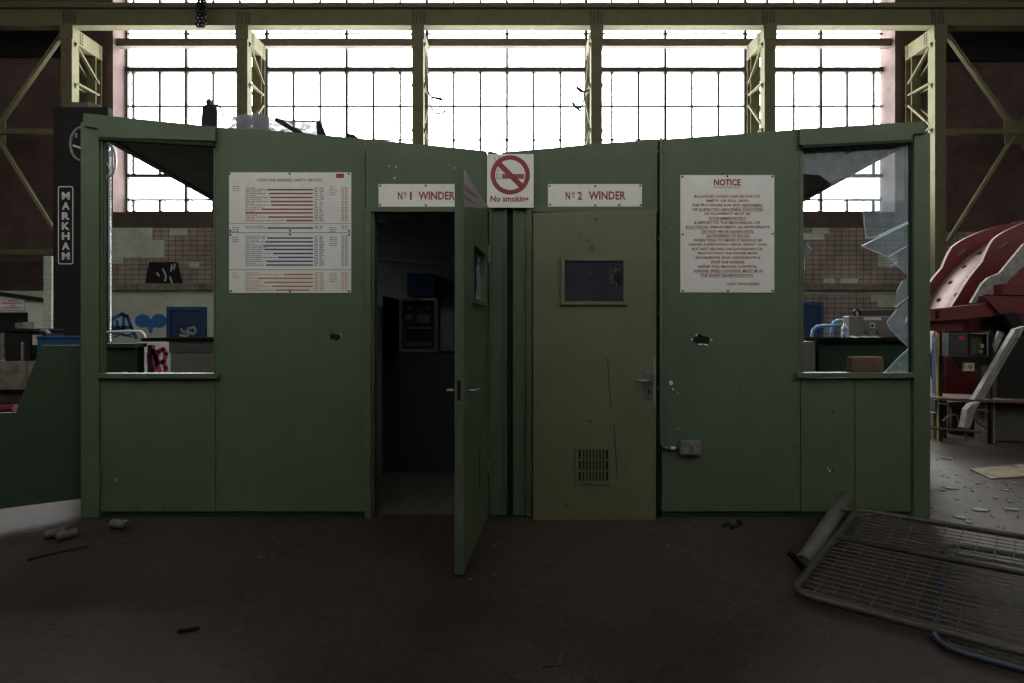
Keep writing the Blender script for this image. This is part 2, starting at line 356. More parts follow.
# glazing: five bays of metal-framed window side by side
def yb(py): return Z(py, YG)
bays = [(127, 267), (267, 427), (427, 586), (586, 745), (745, 886)]
mids = [187, 347, 507, 665, 820]
for i, ((a, b), m) in enumerate(zip(bays, mids)):
    a_, b_ = X(a, YG), X(b, YG); mm = X(m, YG)
    fr = MB()
    def vbar(px, w, z0, z1): fr.box(X(px, YG)-w/2, X(px, YG)+w/2, YG-w/2-.01, YG+w/2, z0, z1)
    def hbar(py, w): fr.box(a_, b_, YG-w/2, YG+w/2, yb(py)-w/2, yb(py)+w/2)
    fr.box(a_, a_+.05, YG-.05, YG+.05, yb(213), zt).box(b_-.05, b_, YG-.05, YG+.05, yb(213), zt)
    fr.box(mm-.045, mm+.045, YG-.07, YG+.05, yb(213), zt)
    for py, w in ((70.5, .17), (-33, .17), (176, .12), (200, .07), (212, .06), (8, .10), (34, .05)): hbar(py, w)
    for py in (106.5, 140, 7, -3, -68, -90): hbar(py, .056)
    k = -6
    while True:
        px = m+k*26.6; k += 1
        if px > b: break
        if px <= a+1 or abs(px-m) < 3: continue
        for t, bt in ((72, 175), (200, 212), (-110, -33), (-33, 8)): vbar(px, .072, yb(bt), min(yb(t), zt))
    f = struct(fr, 'window_%d' % (i+1), M['mullion'])
    MB().box(a_, b_, YG+.055, YG+.06, yb(213), zt).build('pane', M['pane'], f)
# rail along the wall in front of the glass
tag(MB().box(X(117, YG-.35), X(890, YG-.35), YG-.45, YG-.25, Z(47.5, YG-.35), Z(40, YG-.35)).build('wind_rail', mat('brown_rail', (0.12, 0.09, 0.07), .7)), 'long brown horizontal rail crossing in front of the tall windows', 'rail')

# doors in the far wall
def far_door(n, px0, px1, top):
    m = MB().box(X(px0, YW), X(px1, YW), YW-.12, YW-.06, 0, Z(top, YW))
    o = struct(m, 'door_%d' % n, M['blue_dk'])
    MB().box(X(px0, YW), X(px0, YW)+.12, YW-.18, YW-.12, 0, Z(top, YW)).box(X(px1, YW)-.12, X(px1, YW), YW-.18, YW-.12, 0, Z(top, YW)).box(X(px0, YW)+.12, X(px1, YW)-.12, YW-.18, YW-.12, Z(top, YW)-.12, Z(top, YW)).build('door_frame', M['blue'], o)
    return o
fd = far_door(1, 170, 208, 307)
far_door(2, 795, 820, 302)
def ribbon(mb, pts, w, y):
    """painted stroke of constant width on a vertical plane, pts in pixels"""
    q = [Vector((X(a, y), Z(b, y))) for a, b in pts]
    for i in range(len(q)-1):
        d = (q[i+1]-q[i]); n = Vector((-d.y, d.x)).normalized()*w/2; e = d.normalized()*w*.25
        mb.hull([(v.x, y, v.y) for v in (q[i]-n-e, q[i]+n-e, q[i+1]+n+e, q[i+1]-n+e)], [(0, 1, 2, 3)])
g = MB()
for st in ([(107, 324), (113, 319), (122, 314), (127, 316), (132, 329), (136, 338)], [(124, 316), (123, 332)], [(111, 318), (113, 333)], [(117, 321), (118, 331)], [(112, 328), (131, 327)],
           [(110, 335), (118, 333), (126, 336), (134, 333)], [(114, 337), (122, 334), (132, 337)]): ribbon(g, st, .12 if st[0][1] < 331 else .06, YW-.052)
for cx_, rx, ry in ((144, 8, 6.5), (160, 8, 7)):
    g.hull([(X(cx_+rx*math.cos(t), YW), YW-.053, Z(321+ry*math.sin(t), YW)) for t in [k*math.pi/12 for k in range(24)]], [tuple(range(24))])
g.hull([(X(a, YW), YW-.054, Z(b, YW)) for a, b in ((146, 320), (158, 320), (158, 327), (154, 328), (153, 334), (150, 332), (149, 327), (146, 327))], [tuple(range(8))])
g.build('graffiti', M['graf_blue'], wall, label='blue spray paint graffiti')
g = MB()
for st in ([(181, 329), (183, 332), (186, 332), (188, 328)], [(188, 328), (188, 335)], [(190, 328), (194, 327), (196, 331), (193, 334), (189, 332)], [(180, 335), (187, 336)]): ribbon(g, st, .07, YW-.125)
g.build('graffiti', M['graf_white'], fd, label='white spray paint tag')
# board standing on the ledge
t = MB(); yy = YW-.2
t.pprism([(149, 262), (176, 262), (181, 284), (145, 284)], yy, yy+.08)
b_ = thing('notice_board', 'black trapezoid board splashed with white standing on the far ledge', 'board', (X(163, yy), yy, Z(284, yy)))
t.build('panel', M['black'], b_)
t = MB()
for st in ([(172, 265), (171, 271)], [(175, 264), (174, 269)], [(163, 269), (166, 276), (165, 281)], [(157, 273), (159, 276)], [(170, 277), (172, 283)]): ribbon(t, st, .05, yy-.004)
t.build('paint_splash', M['graf_white'], b_)

# ------------------------------------------------------------------ crane gantry: girder, columns, cross bracing
YC = 15.8-D
gz0, gz1 = Z(27, YC), Z(9.5, YC)
gd = thing('crane_girder', 'long riveted yellow-green steel girder carried across the tall columns', 'girder', (0, YC, gz0))
MB().box(-18.9, 18.9, YC-.02, YC+.02, gz0, gz1).build('web', M['crane'], gd)
MB().box(-18.9, 18.9, YC-.14, YC+.14, gz0-.03, gz0+.02).build('flange', M['crane'], gd, label='bottom flange')
MB().box(-18.9, 18.9, YC-.12, YC+.12, gz1, gz1+.05).build('flange', M['crane'], gd, label='top flange')
MB().box(-18.9, 18.9, YC-.14, YC-.10, gz1+.05, gz1+.13).build('walkway', M['crane'], gd)
MB().box(-18.9, 18.9, YC-.06, YC+.06, gz1+.05, gz1+.13).build('rail', M['black_iron'], gd)
cols = [70, 244, 418.5, 596, 768, 937]
names = ['leftmost tall', 'second from left tall', 'third from left tall', 'fourth from left tall', 'second from right tall', 'rightmost tall']
for px in cols:
    rv = MB()
    for a in (-5.5, -2, 2, 5.5):
        for b in range(5):
            rv.disc((X(px+a, YC), Z(12.5+b*3+(1.5 if a in (-2, 5.5) else 0), YC)), .042, YC-.04, YC-.018, 6)
    rv.build('rivet_cluster', M['crane_dk'], gd)
def crane_column(i, px):
    s = 1 if px < CX else -1                # side that faces the middle of the hall
    xc = X(px, YC); yr = YW-.14
    o = thing('crane_column', '%s lattice steel column under the crane girder' % names[i], 'column', (xc, YC, 0), None)
    w = .17
    m = MB().box(xc-w, xc+w, YC-.13, YC-.10, 0, gz0-.03).box(xc-w, xc+w, YC+.10, YC+.13, 0, gz0-.03).box(xc-.012, xc+.012, YC-.10, YC+.10, 0, gz0-.03)
    m.box(xc+s*(w-.03) if s > 0 else xc-w, xc+w if s > 0 else xc-w+.03, YC-.1, YC+.1, 0, gz0-.03)
    m.build('front_stanchion', M['crane'], o)
    MB().box(xc-.15, xc+.15, yr-.26, yr-.24, 0, gz0).box(xc-.15, xc+.15, yr-.02, yr, 0, gz0).box(xc-.01, xc+.01, yr-.24, yr-.02, 0, gz0).build('rear_stanchion', M['crane'], o)
    # head bracket: a tapering plate from the girder down to the wall
    zA = gz0-.03
    MB().hull([(xc+s*(w-.02)+e, y_, z_) for e in (-.012, .012) for y_, z_ in ((YC+.13, zA), (YC+.13, zA-.44), (yr, zA-.44), (yr, zA))],
              [(0, 1, 2, 3), (7, 6, 5, 4), (0, 4, 5, 1), (1, 5, 6, 2), (2, 6, 7, 3), (3, 7, 4, 0)]).box(xc-.16, xc+.16, YC+.13, yr, zA-.46, zA-.44).box(xc-.16, xc+.16, YC+.13, yr, zA-.02, zA).build('head_bracket', M['crane'], o)
    rv = MB()
    for yy_ in (YC+.2, YC+.28, yr-.1):
        for k in range(4): rv.box(xc+s*(w-.005), xc+s*(w+.015), yy_-.02, yy_+.02, zA-.07-k*.10-.02, zA-.07-k*.10+.02)
    rv.build('rivets', M['crane_dk'], o)
    for z_f, z_r in ((Z(46, YC), Z(88, YW)), (Z(82, YC), Z(99, YW)), (Z(123, YC), Z(109, YW)), (Z(127, YC), Z(150, YW)), (Z(180, YC), Z(160, YW)), (Z(185, YC), Z(215, YW))):
        MB().bar((xc+s*.14, YC+.1, z_f), (xc+s*.14, yr-.13, z_r), .05, .09, (1, 0, 0)).bar((xc-s*.14, YC+.1, z_f), (xc-s*.14, yr-.13, z_r), .05, .09, (1, 0, 0)).build('brace', M['crane'], o)
    MB().box(xc-.2, xc+.2, YC-.14, YC-.131, gz0-.45, gz0-.03).build('splice_plate', M['crane'], o)
    MB().box(xc-.3, xc+.3, YC-.25, YC+.25, 0, .03).build('base_plate', M['crane'], o)
    # small gusset ears on the edges
    e = MB()
    for py in (42, 83, 128):
        for q in (-1, 1): e.prism([(xc+q*w, Z(py, YC)), (xc+q*(w+.07), Z(py+2, YC)), (xc+q*w, Z(py+6, YC))], YC-.02, YC+.02)
    e.build('gusset', M['crane'], o)
for i, px in enumerate(cols): crane_column(i, px)
def cross_brace(name_side, pxc, px_in, side, lowstrut):
    o = thing('cross_bracing', 'yellow-green diagonal steel bracing at the %s of the hall' % name_side, 'bracing', (X(pxc, YC), YC, Z(252, YC)))
    pxo = 2*pxc-px_in
    y1 = 132
    for a, b in (((px_in, 34), (pxc, y1)), ((pxc, y1), (pxo, 34)), ((pxc, y1), (px_in, 244)), ((pxc, y1), (pxo, 244))):
        p, q = P(a[0], a[1], YC), P(b[0], b[1], YC)
        q2 = Vector((0, .05, 0))
        MB().bar(p, q, .03, .18, (0, 1, 0)).bar(p-Vector((0, .05, 0)), q-Vector((0, .05, 0)), .10, .025, (0, 1, 0)).build('diagonal', M['crane'], o)
    MB().box(min(X(px_in, YC), X(pxo, YC)), max(X(px_in, YC), X(pxo, YC)), YC-.08, YC+.06, Z(134.5, YC), Z(129.5, YC)).build('strut', M['crane'], o)
    if lowstrut:
        MB().box(min(X(px_in, YC), X(pxo, YC)), max(X(px_in, YC), X(pxo, YC)), YC-.08, YC+.06, Z(255, YC), Z(249.5, YC)).build('strut', M['crane'], o)
    MB().box(X(pxc, YC)-.35, X(pxc, YC)+.35, YC-.01, YC+.02, Z(144, YC), Z(120, YC)).build('gusset', M['crane'], o)
cross_brace('right', 1016, 946, 1, False)
cross_brace('left', -6, 63, -1, True)
# chain hanging over the girder
ch = MB()
for k in range(9):
    ch.ring((X(199.5, YC-.45)+(.03 if k % 2 else -.03), Z(-2+k*3.4, YC-.45)), .035, .085, YC-.48, YC-.42, 10)
for k in range(9):
    ch.ring((X(199.5, YC-.45)+(.13 if k % 2 else .08), Z(-2+k*3.4, YC-.45)), .03, .085, YC-.48, YC-.42, 10)
tag(ch.build('hoist_chain', M['black'], None, loc=(0, 0, 0)), 'black chain hanging over the crane girder above the left windows', 'chain')
def cable(name, label, pts, y, r=.014, m=None):
    q = [P(a, b, y) for a, b in pts]
    sm = []
    for i in range(len(q)-1):
        p0, p1, p2, p3 = q[max(i-1, 0)], q[i], q[i+1], q[min(i+2, len(q)-1)]
        for k in range(5):
            t = k/5
            sm.append(0.5*((2*p1)+(-p0+p2)*t+(2*p0-5*p1+4*p2-p3)*t*t+(-p0+3*p1-3*p2+p3)*t**3))
    sm.append(q[-1])
    return tag(MB().tube(sm, r, 6).build(name, m or M['black']), label, 'cable')
cable('loose_cable', 'tangled black cable hanging off the third tall column', [(424, 75), (430, 95), (440, 98), (442, 100), (432, 98), (430, 105), (436, 113), (444, 112), (445, 108)], YC+.3, .03)
cable('loose_cable', 'curled black cable hanging off the fourth tall column', [(590, 90), (582, 92), (576, 87), (584, 93), (582, 106), (576, 108), (572, 102), (578, 109), (582, 112)], YC+.3, .03)

# ------------------------------------------------------------------ the booth
booth = thing('control_booth', 'long green sheet-metal operators booth with two doors and a sagging roof', 'booth', (0, 0.6, 0))
top = [(83, 114), (150, 120.5), (215, 127), (270, 130), (330, 135.5), (400, 142), (470, 149), (493, 151.5), (498, 153), (500, 155), (503, 152), (560, 147), (595, 143.5), (660, 139.5), (740, 133.5), (800, 129), (925, 121.5)]
def topy(px):
    for (a, ya), (b, yb_) in zip(top, top[1:]):
        if a <= px <= b: return ya+(yb_-ya)*(px-a)/(b-a)
    return top[-1][1] if px > 500 else top[0][1]
def panel(px0, px1, bottom, y0=0.0, y1=.04, base=518.0):
    xs = [px0]+[a for a, _ in top if px0 < a < px1]+[px1]
    pts = [(a, topy(a)) for a in xs]+[(px1, bottom), (px0, bottom)]
    return MB().pprism(pts, y0, y1)
BASE = 511.5
TB = .001
panel(215.5, 365, BASE).build('front_panel', M['green'], booth, bevel=.002)
panel(365.6, 487, 208).build('front_panel', M['green'], booth, bevel=.002)
panel(487.5, 657.5, 208).build('front_panel', M['green'], booth, bevel=.002)
panel(662, 800, BASE).build('front_panel', M['green'], booth, bevel=.002)
MB().pbox(99.5, 215, 379, BASE, 0, .04).build('front_panel', M['green'], booth, bevel=.002)
MB().pbox(800.8, 854.7, 378, BASE, .004, .04).build('front_panel', M['green'], booth, bevel=.002)
MB().pbox(855.5, 911, 378, BASE, .004, .04).build('front_panel', M['green'], booth, bevel=.002)
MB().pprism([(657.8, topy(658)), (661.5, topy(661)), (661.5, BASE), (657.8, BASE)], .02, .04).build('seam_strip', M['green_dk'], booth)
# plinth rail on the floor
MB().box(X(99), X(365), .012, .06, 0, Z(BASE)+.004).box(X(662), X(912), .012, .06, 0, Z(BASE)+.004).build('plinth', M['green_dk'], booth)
# corner posts, standing proud
MB().pprism([(80.5, 122), (99, 122), (99, 518.2), (80.5, 518.2)], -.012, .045).build('corner_post', M['green_lt'], booth, bevel=.003)
MB().pprism([(914, 133), (930.5, 133), (930.5, 518.2), (914, 518.2)], -.012, .045).build('corner_post', M['green_lt'], booth, bevel=.003)
# fascia boards over the window bays
MB().pprism([(83, 113), (215, 126.5), (215, 141), (97, 137), (97, 128), (83, 126)], -.03, .05).build('fascia', M['green'], booth, bevel=.003)
MB().pprism([(800, 128.5), (926, 121), (926, 133), (913, 134), (913, 142), (800, 145)], -.03, .05).build('fascia', M['green'], booth, bevel=.003)
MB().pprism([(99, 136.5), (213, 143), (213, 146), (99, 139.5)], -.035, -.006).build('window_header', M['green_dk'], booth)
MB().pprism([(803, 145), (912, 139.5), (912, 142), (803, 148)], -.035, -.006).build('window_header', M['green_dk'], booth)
# window frames and sills
MB().pbox(99, 103, 138, 374, .0, .02).pbox(103, 105.5, 141, 374, .008, .02).build('window_frame', M['green_lt'], booth, bevel=.002)
MB().pbox(213.5, 215.3, 141, 374, -.003, .05).build('window_frame', M['green_lt'], booth)
MB().pbox(800, 803.5, 143, 374, -.003, .05).build('window_frame', M['green_lt'], booth)
MB().pbox(910, 914, 141, 374, .008, .02).build('window_frame', M['green_dk'], booth, bevel=.002)
MB().pbox(96.5, 217.5, 373.5, 378.8, -.03, .042).build('window_sill', M['green_lt'], booth, bevel=.004)
MB().pbox(798, 915, 372.8, 377.6, -.03, .042).build('window_sill', M['green_lt'], booth, bevel=.004)
# door frame of the open door, centre strips
MB().pbox(364.8, 371, 206.5, 520, -.018, .05).pbox(371, 374.2, 211, 519, .0, .08).build('door_frame', M['green_lt'], booth, bevel=.003)
MB().pbox(371, 489, 206.5, 211.8, -.018, .05).build('door_frame', M['green_lt'], booth, bevel=.003)
MB().pbox(489, 492, 208, 515, -.012, .06).build('door_frame', M['green_lt'], booth, bevel=.002)
MB().pbox(492.4, 504.5, 208, 515, .010, .05).build('centre_strip', M['green'], booth)
MB().pbox(504.5, 507, 208, 515, -.002, .05).pbox(513, 515, 208, 515, -.002, .05).build('batten', M['green_lt'], booth)
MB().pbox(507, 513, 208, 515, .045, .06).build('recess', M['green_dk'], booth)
MB().pbox(515, 526.5, 208, 515, .010, .05).build('centre_strip', M['green'], booth)
MB().pbox(526.5, 532.2, 208, 517, -.012, .06).pbox(532.2, 657.8, 205.5, 212, -.004, .05).build('door_frame', M['green_lt'], booth, bevel=.002)
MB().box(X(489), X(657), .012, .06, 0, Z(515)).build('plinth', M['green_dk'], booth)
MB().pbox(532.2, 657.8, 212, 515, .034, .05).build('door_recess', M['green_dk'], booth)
# rear wall, side walls, inner partition
YB = 1.62
MB().box(X(80.5), X(930), YB, YB+.05, 0, 2.28).build('rear_wall', mat('booth_inner_lining', (.34, .37, .37), .7), booth)
for s_ in (-1, 1):
    x0 = X(80.5) if s_ < 0 else X(930)-.05
    MB().box(x0, x0+.05, .07, YB, 0, .8).build('side_wall', M['green'], booth)
    MB().box(x0, x0+.05, YB-.06, YB, .8, 2.34).build('rear_post', M['green_lt'], booth)
    xp = X(300) if s_ < 0 else X(760)
MB().box(X(80.5)+.05, X(930)-.05, .06, YB, 0, .012).build('booth_floor', M['concrete_dk'], booth)
MB().box(X(506), X(512), .06, YB, .012, 2.2).build('partition', M['green_dk'], booth)
# sagging roof: two sheets falling to the middle and a little to the back
def roof(pa, pb):
    m = MB()
    xa, xb = X(pa), X(pb); za, zb = Z(topy(pa))-.10, Z(topy(pb))-.10
    if pa < 500: xa = X(104); za = Z(138)+.01; zb = Z(topy(pb))-.03
    else: xb = X(909); za = Z(topy(pa))-.03; zb = Z(142)+.01
    dz = -.12
    m.hull([(xa, .045, za), (xb, .045, zb), (xb, YB+.1, zb+dz), (xa, YB+.1, za+dz), (xa, .045, za+.03), (xb, .045, zb+.03), (xb, YB+.1, zb+dz+.03), (xa, YB+.1, za+dz+.03)],
           [(0, 1, 2, 3), (7, 6, 5, 4), (0, 4, 5, 1), (1, 5, 6, 2), (2, 6, 7, 3), (3, 7, 4, 0)])
    r = m.build('roof', M['roof'], booth)
    e = MB(); xe, ze = (xa, za) if pa < 500 else (xb, zb)
    e.bar((xe, .05, ze+.01), (xe, YB+.1, ze+dz+.01), .05, .05)
    e.build('edge_rail', M['roof'], r)
roof(84, 500); roof(500, 926)
# rivets: rows of small domed fixings on the panels
rv = MB()
def rivet(px, py, y=0.0, r=.0055): rv.disc((X(px, y), Z(py, y)), r, y-.004, y+.004, 8)
for py in range(150, 510, 33): rivet(218.5, py); rivet(361.5, py); rivet(797, py)
for py in range(150, 510, 36): rivet(666, py+6)
for px in range(112, 212, 26): rivet(px, 382.5); rivet(px, 508)
for px in (240, 270, 300, 330): rivet(px, 508); rivet(px, 330)
for px in range(376, 480, 26): rivet(px, 160)
for px in range(545, 650, 26): rivet(px, 160)
for px in (690, 715, 740, 770): rivet(px, 303.5); rivet(px, 505); rivet(px, 390)
for py in (412, 440, 470): rivet(150, py); rivet(833, py)
for px in (815, 835, 870, 895): rivet(px, 383, .004); rivet(px, 507, .004)
for py in range(230, 510, 28): rivet(498, py, .010, .004); rivet(522, py, .010, .004)
rv.build('rivets', M['crane_dk'], booth)
# torn holes punched through the sheet
def torn_hole(cx_, cy_, r, seed):
    rnd = random.Random(seed)
    n = 13; pts = [(cx_+r*1.3*rnd.uniform(.55, 1.05)*math.cos(2*math.pi*k/n), cy_+r*.75*rnd.uniform(.5, 1.1)*math.sin(2*math.pi*k/n)) for k in range(n)]
    h = MB().pprism(pts, -.0015, .001).build('torn_hole', M['black'], booth)
    e = MB()
    for k in range(n):
        if rnd.random() < .6:
            a, b = pts[k], pts[(k+1) % n]
            o_ = (cx_+(a[0]-cx_)*1.35, cy_+(a[1]-cy_)*1.35)
            e.hull([tuple(P(a[0], a[1], -.003)), tuple(P(b[0], b[1], -.003)), tuple(P(o_[0], o_[1], -.012)-Vector((0, 0, 0)))], [(0, 1, 2)])
    e.build('torn_edge', M['sign'], h)
torn_hole(336, 337, 5.5, 3); torn_hole(701, 339, 8, 5)
e = MB()
for cx_, cy_, s_ in ((671, 383, 2.6), (673, 389, 1.1), (678, 393, .7), (678, 429, .7), (396, 167, .9), (394.5, 178, 1.0), (389, 166, .6), (116, 480, .8), (828, 468, 1.0), (830, 471, 1.2), (455, 168, .6)):
    n = 7; rr = random.Random(cx_); e.pprism([(cx_+s_*rr.uniform(.5, 1)*math.cos(2*math.pi*k/n), cy_+s_*1.3*rr.uniform(.5, 1)*math.sin(2*math.pi*k/n)) for k in range(n)], -.0012, .0005)
e.build('paint_chips', M['sign'], booth, label='small pale chips in the green paint')

# the closed olive door
dr = MB().pprism([(533, 213), (656.5, 209.5), (656, 525.5), (533, 521)], -.030, .03).build('door', M['olive'], booth, bevel=.003, label='closed olive door')
rv = MB()
for py in range(232, 515, 29): rivet(536.5, py, -.03, .005); rivet(652.5, py+3, -.03, .005)
for px in (537, 570, 590, 610, 640, 652): rivet(px, 216, -.03, .005)
for px in (563, 592, 623): rivet(px, 375, -.03, .005)
rv.build('rivets', M['crane_dk'], dr)
yd = -.03
MB().pbox(560.5, 564.8, 257, 305, yd-.014, yd+.002).pbox(623.6, 627.3, 257, 305, yd-.014, yd+.002).pbox(564.8, 623.6, 257, 260.8, yd-.014, yd+.002).pbox(564.8, 623.6, 301.4, 305, yd-.014, yd+.002).build('window_frame', M['olive'], dr, bevel=.002)
MB().pbox(564.8, 623.6, 260.8, 301.4, yd-.004, yd+.001).build('pane', M['door_glass'], dr, label='grimy cracked glass')
rr = random.Random(4); n = 15
MB().pprism([(618.5+5.2*rr.uniform(.5, 1.1)*math.cos(2*math.pi*k/n), 279+8.5*rr.uniform(.5, 1.1)*math.sin(2*math.pi*k/n)) for k in range(n)], yd-.006, yd-.003).build('glass_hole', M['black'], dr)
e = MB()
for k in range(26):
    t = rr.uniform(1.7, 4.6); r0 = rr.uniform(6, 8); r1 = r0+rr.uniform(.8, 3.5)
    a, b = P(619+r0*math.cos(t), 277+r0*math.sin(t), yd-.006), P(619+r1*math.cos(t), 277+r1*math.sin(t), yd-.006)
    e.bar(a, b, .0015, .001, (0, 1, 0))
for k in range(14): e.pbox(0, 0, 0, 0, 0, 0) if False else e.disc((X(rr.uniform(568, 615), yd), Z(rr.uniform(266, 299), yd)), rr.uniform(.0008, .003), yd-.0055, yd-.004, 6)
e.build('crack_lines', M['sign_grey'], dr)
# pressed vent grille
v = MB().pbox(575.5, 611.5, 446.5, 449.5, yd-.008, yd).pbox(575.5, 611.5, 481, 484.3, yd-.008, yd).pbox(575.5, 578.6, 449.5, 481, yd-.008, yd).pbox(608.3, 611.5, 449.5, 481, yd-.008, yd)
for k in range(1, 9): v.pbox(578.6+k*3.3-.8, 578.6+k*3.3+.8, 449.5, 481, yd-.006, yd)
v.pbox(578.6, 608.3, 459, 461, yd-.006, yd).pbox(578.6, 608.3, 469.8, 471.8, yd-.006, yd)
vg = v.build('vent_grille', M['olive'], dr)
MB().pbox(578.6, 608.3, 449.5, 481, yd-.002, yd+.001).build('vent_opening', M['black'], dr)
# lever handle on its plate
MB().pbox(644.5, 652.7, 372.5, 398, yd-.008, yd).build('lock_plate', M['steel'], dr, bevel=.002)
MB().tube([P(650, 380.5, yd), P(650, 380.5, yd-.045), P(646, 380.8, yd-.05), P(634, 380, yd-.05)], .006, 8).build('handle', M['steel'], dr, smooth=True)
MB().disc((X(648.5, yd), Z(390.5, yd)), .006, yd-.0095, yd-.004).pbox(648, 649.2, 391, 394, yd-.0095, yd-.004).build('keyhole', M['black'], dr)
MB().pprism([(652.8, 358), (655.3, 357), (656, 372), (655.5, 402), (654, 410), (653.2, 395), (654, 380)], yd-.0012, yd+.001).build('worn_edge', M['sign_grey'], dr)
e = MB()
for st, w in (([(587, 239), (590, 243)], .004), ([(607.5, 358), (608.5, 375), (610, 398), (611, 408)], .004), ([(614, 425), (615.5, 450), (617.5, 478)], .0045), ([(588, 420), (593, 423)], .005), ([(605, 327), (608, 329)], .003)): ribbon(e, st, w, yd-.0012)
e.build('scratches', M['black'], dr)
e = MB()
for cx_, cy_, s_ in ((581, 234.5, 2.0), (592, 248, 4.2)):
    rr = random.Random(cx_); n = 9; e.pprism([(cx_+s_*rr.uniform(.6, 1)*math.cos(2*math.pi*k/n), cy_+s_*rr.uniform(.6, 1)*math.sin(2*math.pi*k/n)) for k in range(n)], yd-.0012, yd)
e.build('dent', M['crane'], dr)
for py in (245, 480): MB().tube([P(532.6, py-6, yd-.006), P(532.6, py+6, yd-.006)], .006, 8).build('hinge', M['green_lt'], dr)

# the open green door, swung out towards the camera
hx, hy = X(488.2), -.012
dx, dy = -.092, -.80
ln = math.hypot(dx, dy); u = Vector((dx/ln, dy/ln, 0)); nrm = Vector((-u.y, u.x, 0))      # nrm points to +x side
if nrm.x < 0: nrm = -nrm
def dp(t, z, off=0.0): return Vector((hx, hy, z))+u*(t*ln)+nrm*off
zd0, zd1 = .02, 2.03
def dslab(pts, o0, o1):
    m = MB(); k = len(pts)
    m.hull([dp(t, z, o0) for t, z in pts]+[dp(t, z, o1) for t, z in pts], [tuple(range(k)), tuple(range(2*k-1, k-1, -1))]+[(i, i+k, (i+1) % k+k, (i+1) % k) for i in range(k)])
    return m
def dmore(m, pts, o0, o1):
    k = len(pts)
    m.hull([dp(t, z, o0) for t, z in pts]+[dp(t, z, o1) for t, z in pts], [tuple(range(k)), tuple(range(2*k-1, k-1, -1))]+[(i, i+k, (i+1) % k+k, (i+1) % k) for i in range(k)])
T = -.045
wz0, wz1 = 1.40, 1.69
m = dslab([(0.01, zd0), (1, zd0), (1, wz0), (0.01, wz0)], T, 0); dmore(m, [(0.01, wz1), (1, wz1), (1, zd1), (0.01, zd1)], T, 0)
dmore(m, [(0.01, wz0), (.2, wz0), (.2, wz1), (0.01, wz1)], T, 0); dmore(m, [(.73, wz0), (1, wz0), (1, wz1), (.73, wz1)], T, 0)
d1 = m.build('door', M['green_lt'], booth, label='open green door swung outward')
m = dslab([(.17, wz0-.025), (.76, wz0-.025), (.76, wz0), (.17, wz0)], -.001, .014)
dmore(m, [(.17, wz1), (.76, wz1), (.76, wz1+.025), (.17, wz1+.025)], -.001, .014)
dmore(m, [(.17, wz0), (.2, wz0), (.2, wz1), (.17, wz1)], -.001, .014); dmore(m, [(.73, wz0), (.76, wz0), (.76, wz1), (.73, wz1)], -.001, .014)
m.build('window_frame', M['green_lt'], d1)
m = dslab([(.2, wz0), (.42, wz0), (.36, wz0+.08), (.40, wz0+.16), (.33, wz1-.05), (.36, wz1), (.2, wz1)], -.024, -.02)
dmore(m, [(.73, wz0), (.73, wz1), (.66, wz1), (.69, wz0+.17), (.6, wz0+.09), (.66, wz0)], -.024, -.02)
m.build('pane', M['shard'], d1, label='jagged remains of broken glass')
dslab([(.03, 2.012), (.995, 1.842), (.995, 2.024), (.03, 2.024)], -.001, .0015).build('ghost_patch', M['sign_grey'], d1, label='grey ghost of the sign painted on the door')  # double-exposure ghost of the sign behind, painted onto the door face
for z0_, z1_ in ((1.885, 1.905), (1.925, 1.955)):
    dslab([(.55, z0_+.05), (.985, z0_), (.985, z1_), (.55, z1_+.03)], .001, .0025).build('ghost_stripe', mat('ghost_red', (0.20, 0.09, 0.09), .6), d1)  # red of the ghosted sign, painted as stripes
dslab([(.925, .83), (.975, .83), (.975, 1.03), (.925, 1.03)], -.001, .008).build('lock_plate', M['steel'], d1)
MB().tube([dp(.95, .925, .005), dp(.95, .925, .05), dp(.93, .925, .055), dp(.80, .92, .055)], .008, 8).build('handle', M['steel'], d1, smooth=True)
MB().tube([dp(.95, .925, T-.002), dp(.95, .925, T-.045), dp(.93, .925, T-.05), dp(.80, .92, T-.05)], .008, 8).build('handle', M['steel'], d1, smooth=True)
m = MB()
m.hull([dp(1.002, z, o) for z, o in ((.88, -.032), (.98, -.032), (.98, -.014), (.88, -.014))], [(0, 1, 2, 3)])
m.build('lock_face', M['black_iron'], d1)
dslab([(.42, .52), (.44, .52), (.43, .38), (.44, .28), (.41, .34)], -.001, .0015).build('scratches', M['black'], d1)
for z_ in (.35, 1.72): MB().tube([Vector((hx+.004, -.022, z_-.05)), Vector((hx+.004, -.022, z_+.05))], .008, 8).build('hinge', M['steel'], d1)

# broken glass still held in the window frames
yg = .03
def shard(pxs, par=booth, y=yg, edges=()):
    o = MB().pprism(pxs, y, y+.004).build('broken_glass', M['shard'], par)
    if edges:
        e = MB()
        for a, b in edges: e.bar(P(*a, y-.001), P(*b, y-.001), .004, .0035, (0, 1, 0))
        e.build('bright_edge', M['edge'], o)  # glints along the cracks, painted as pale strips
shard([(803.5, 148), (908.5, 143), (908.5, 222), (889, 231), (878, 236.5), (866, 238), (864, 222), (863, 207), (853, 203), (845, 198), (835, 187), (820, 175), (803.5, 174)],
      edges=(((908, 222), (876, 237)), ((863, 208), (864, 222)), ((864, 222), (866, 238)), ((876, 237), (866, 238)), ((853, 203), (863, 207)), ((835, 187), (845, 198))))
shard([(861.5, 246), (876, 238.5), (890, 231), (908.5, 223.5), (908.5, 277), (903, 270), (898, 265), (888, 257), (872, 251)],
      edges=(((861.5, 246), (876, 239)), ((876, 239), (908, 223.5)), ((861.5, 246), (888, 257)), ((888, 257), (908, 276)), ((888, 257), (907, 246)), ((890, 267), (897, 262))))
shard([(908.5, 276), (902, 281), (896, 293), (895, 307), (908.5, 297)], edges=(((895, 307), (909, 297)), ((896, 293), (902, 281))))
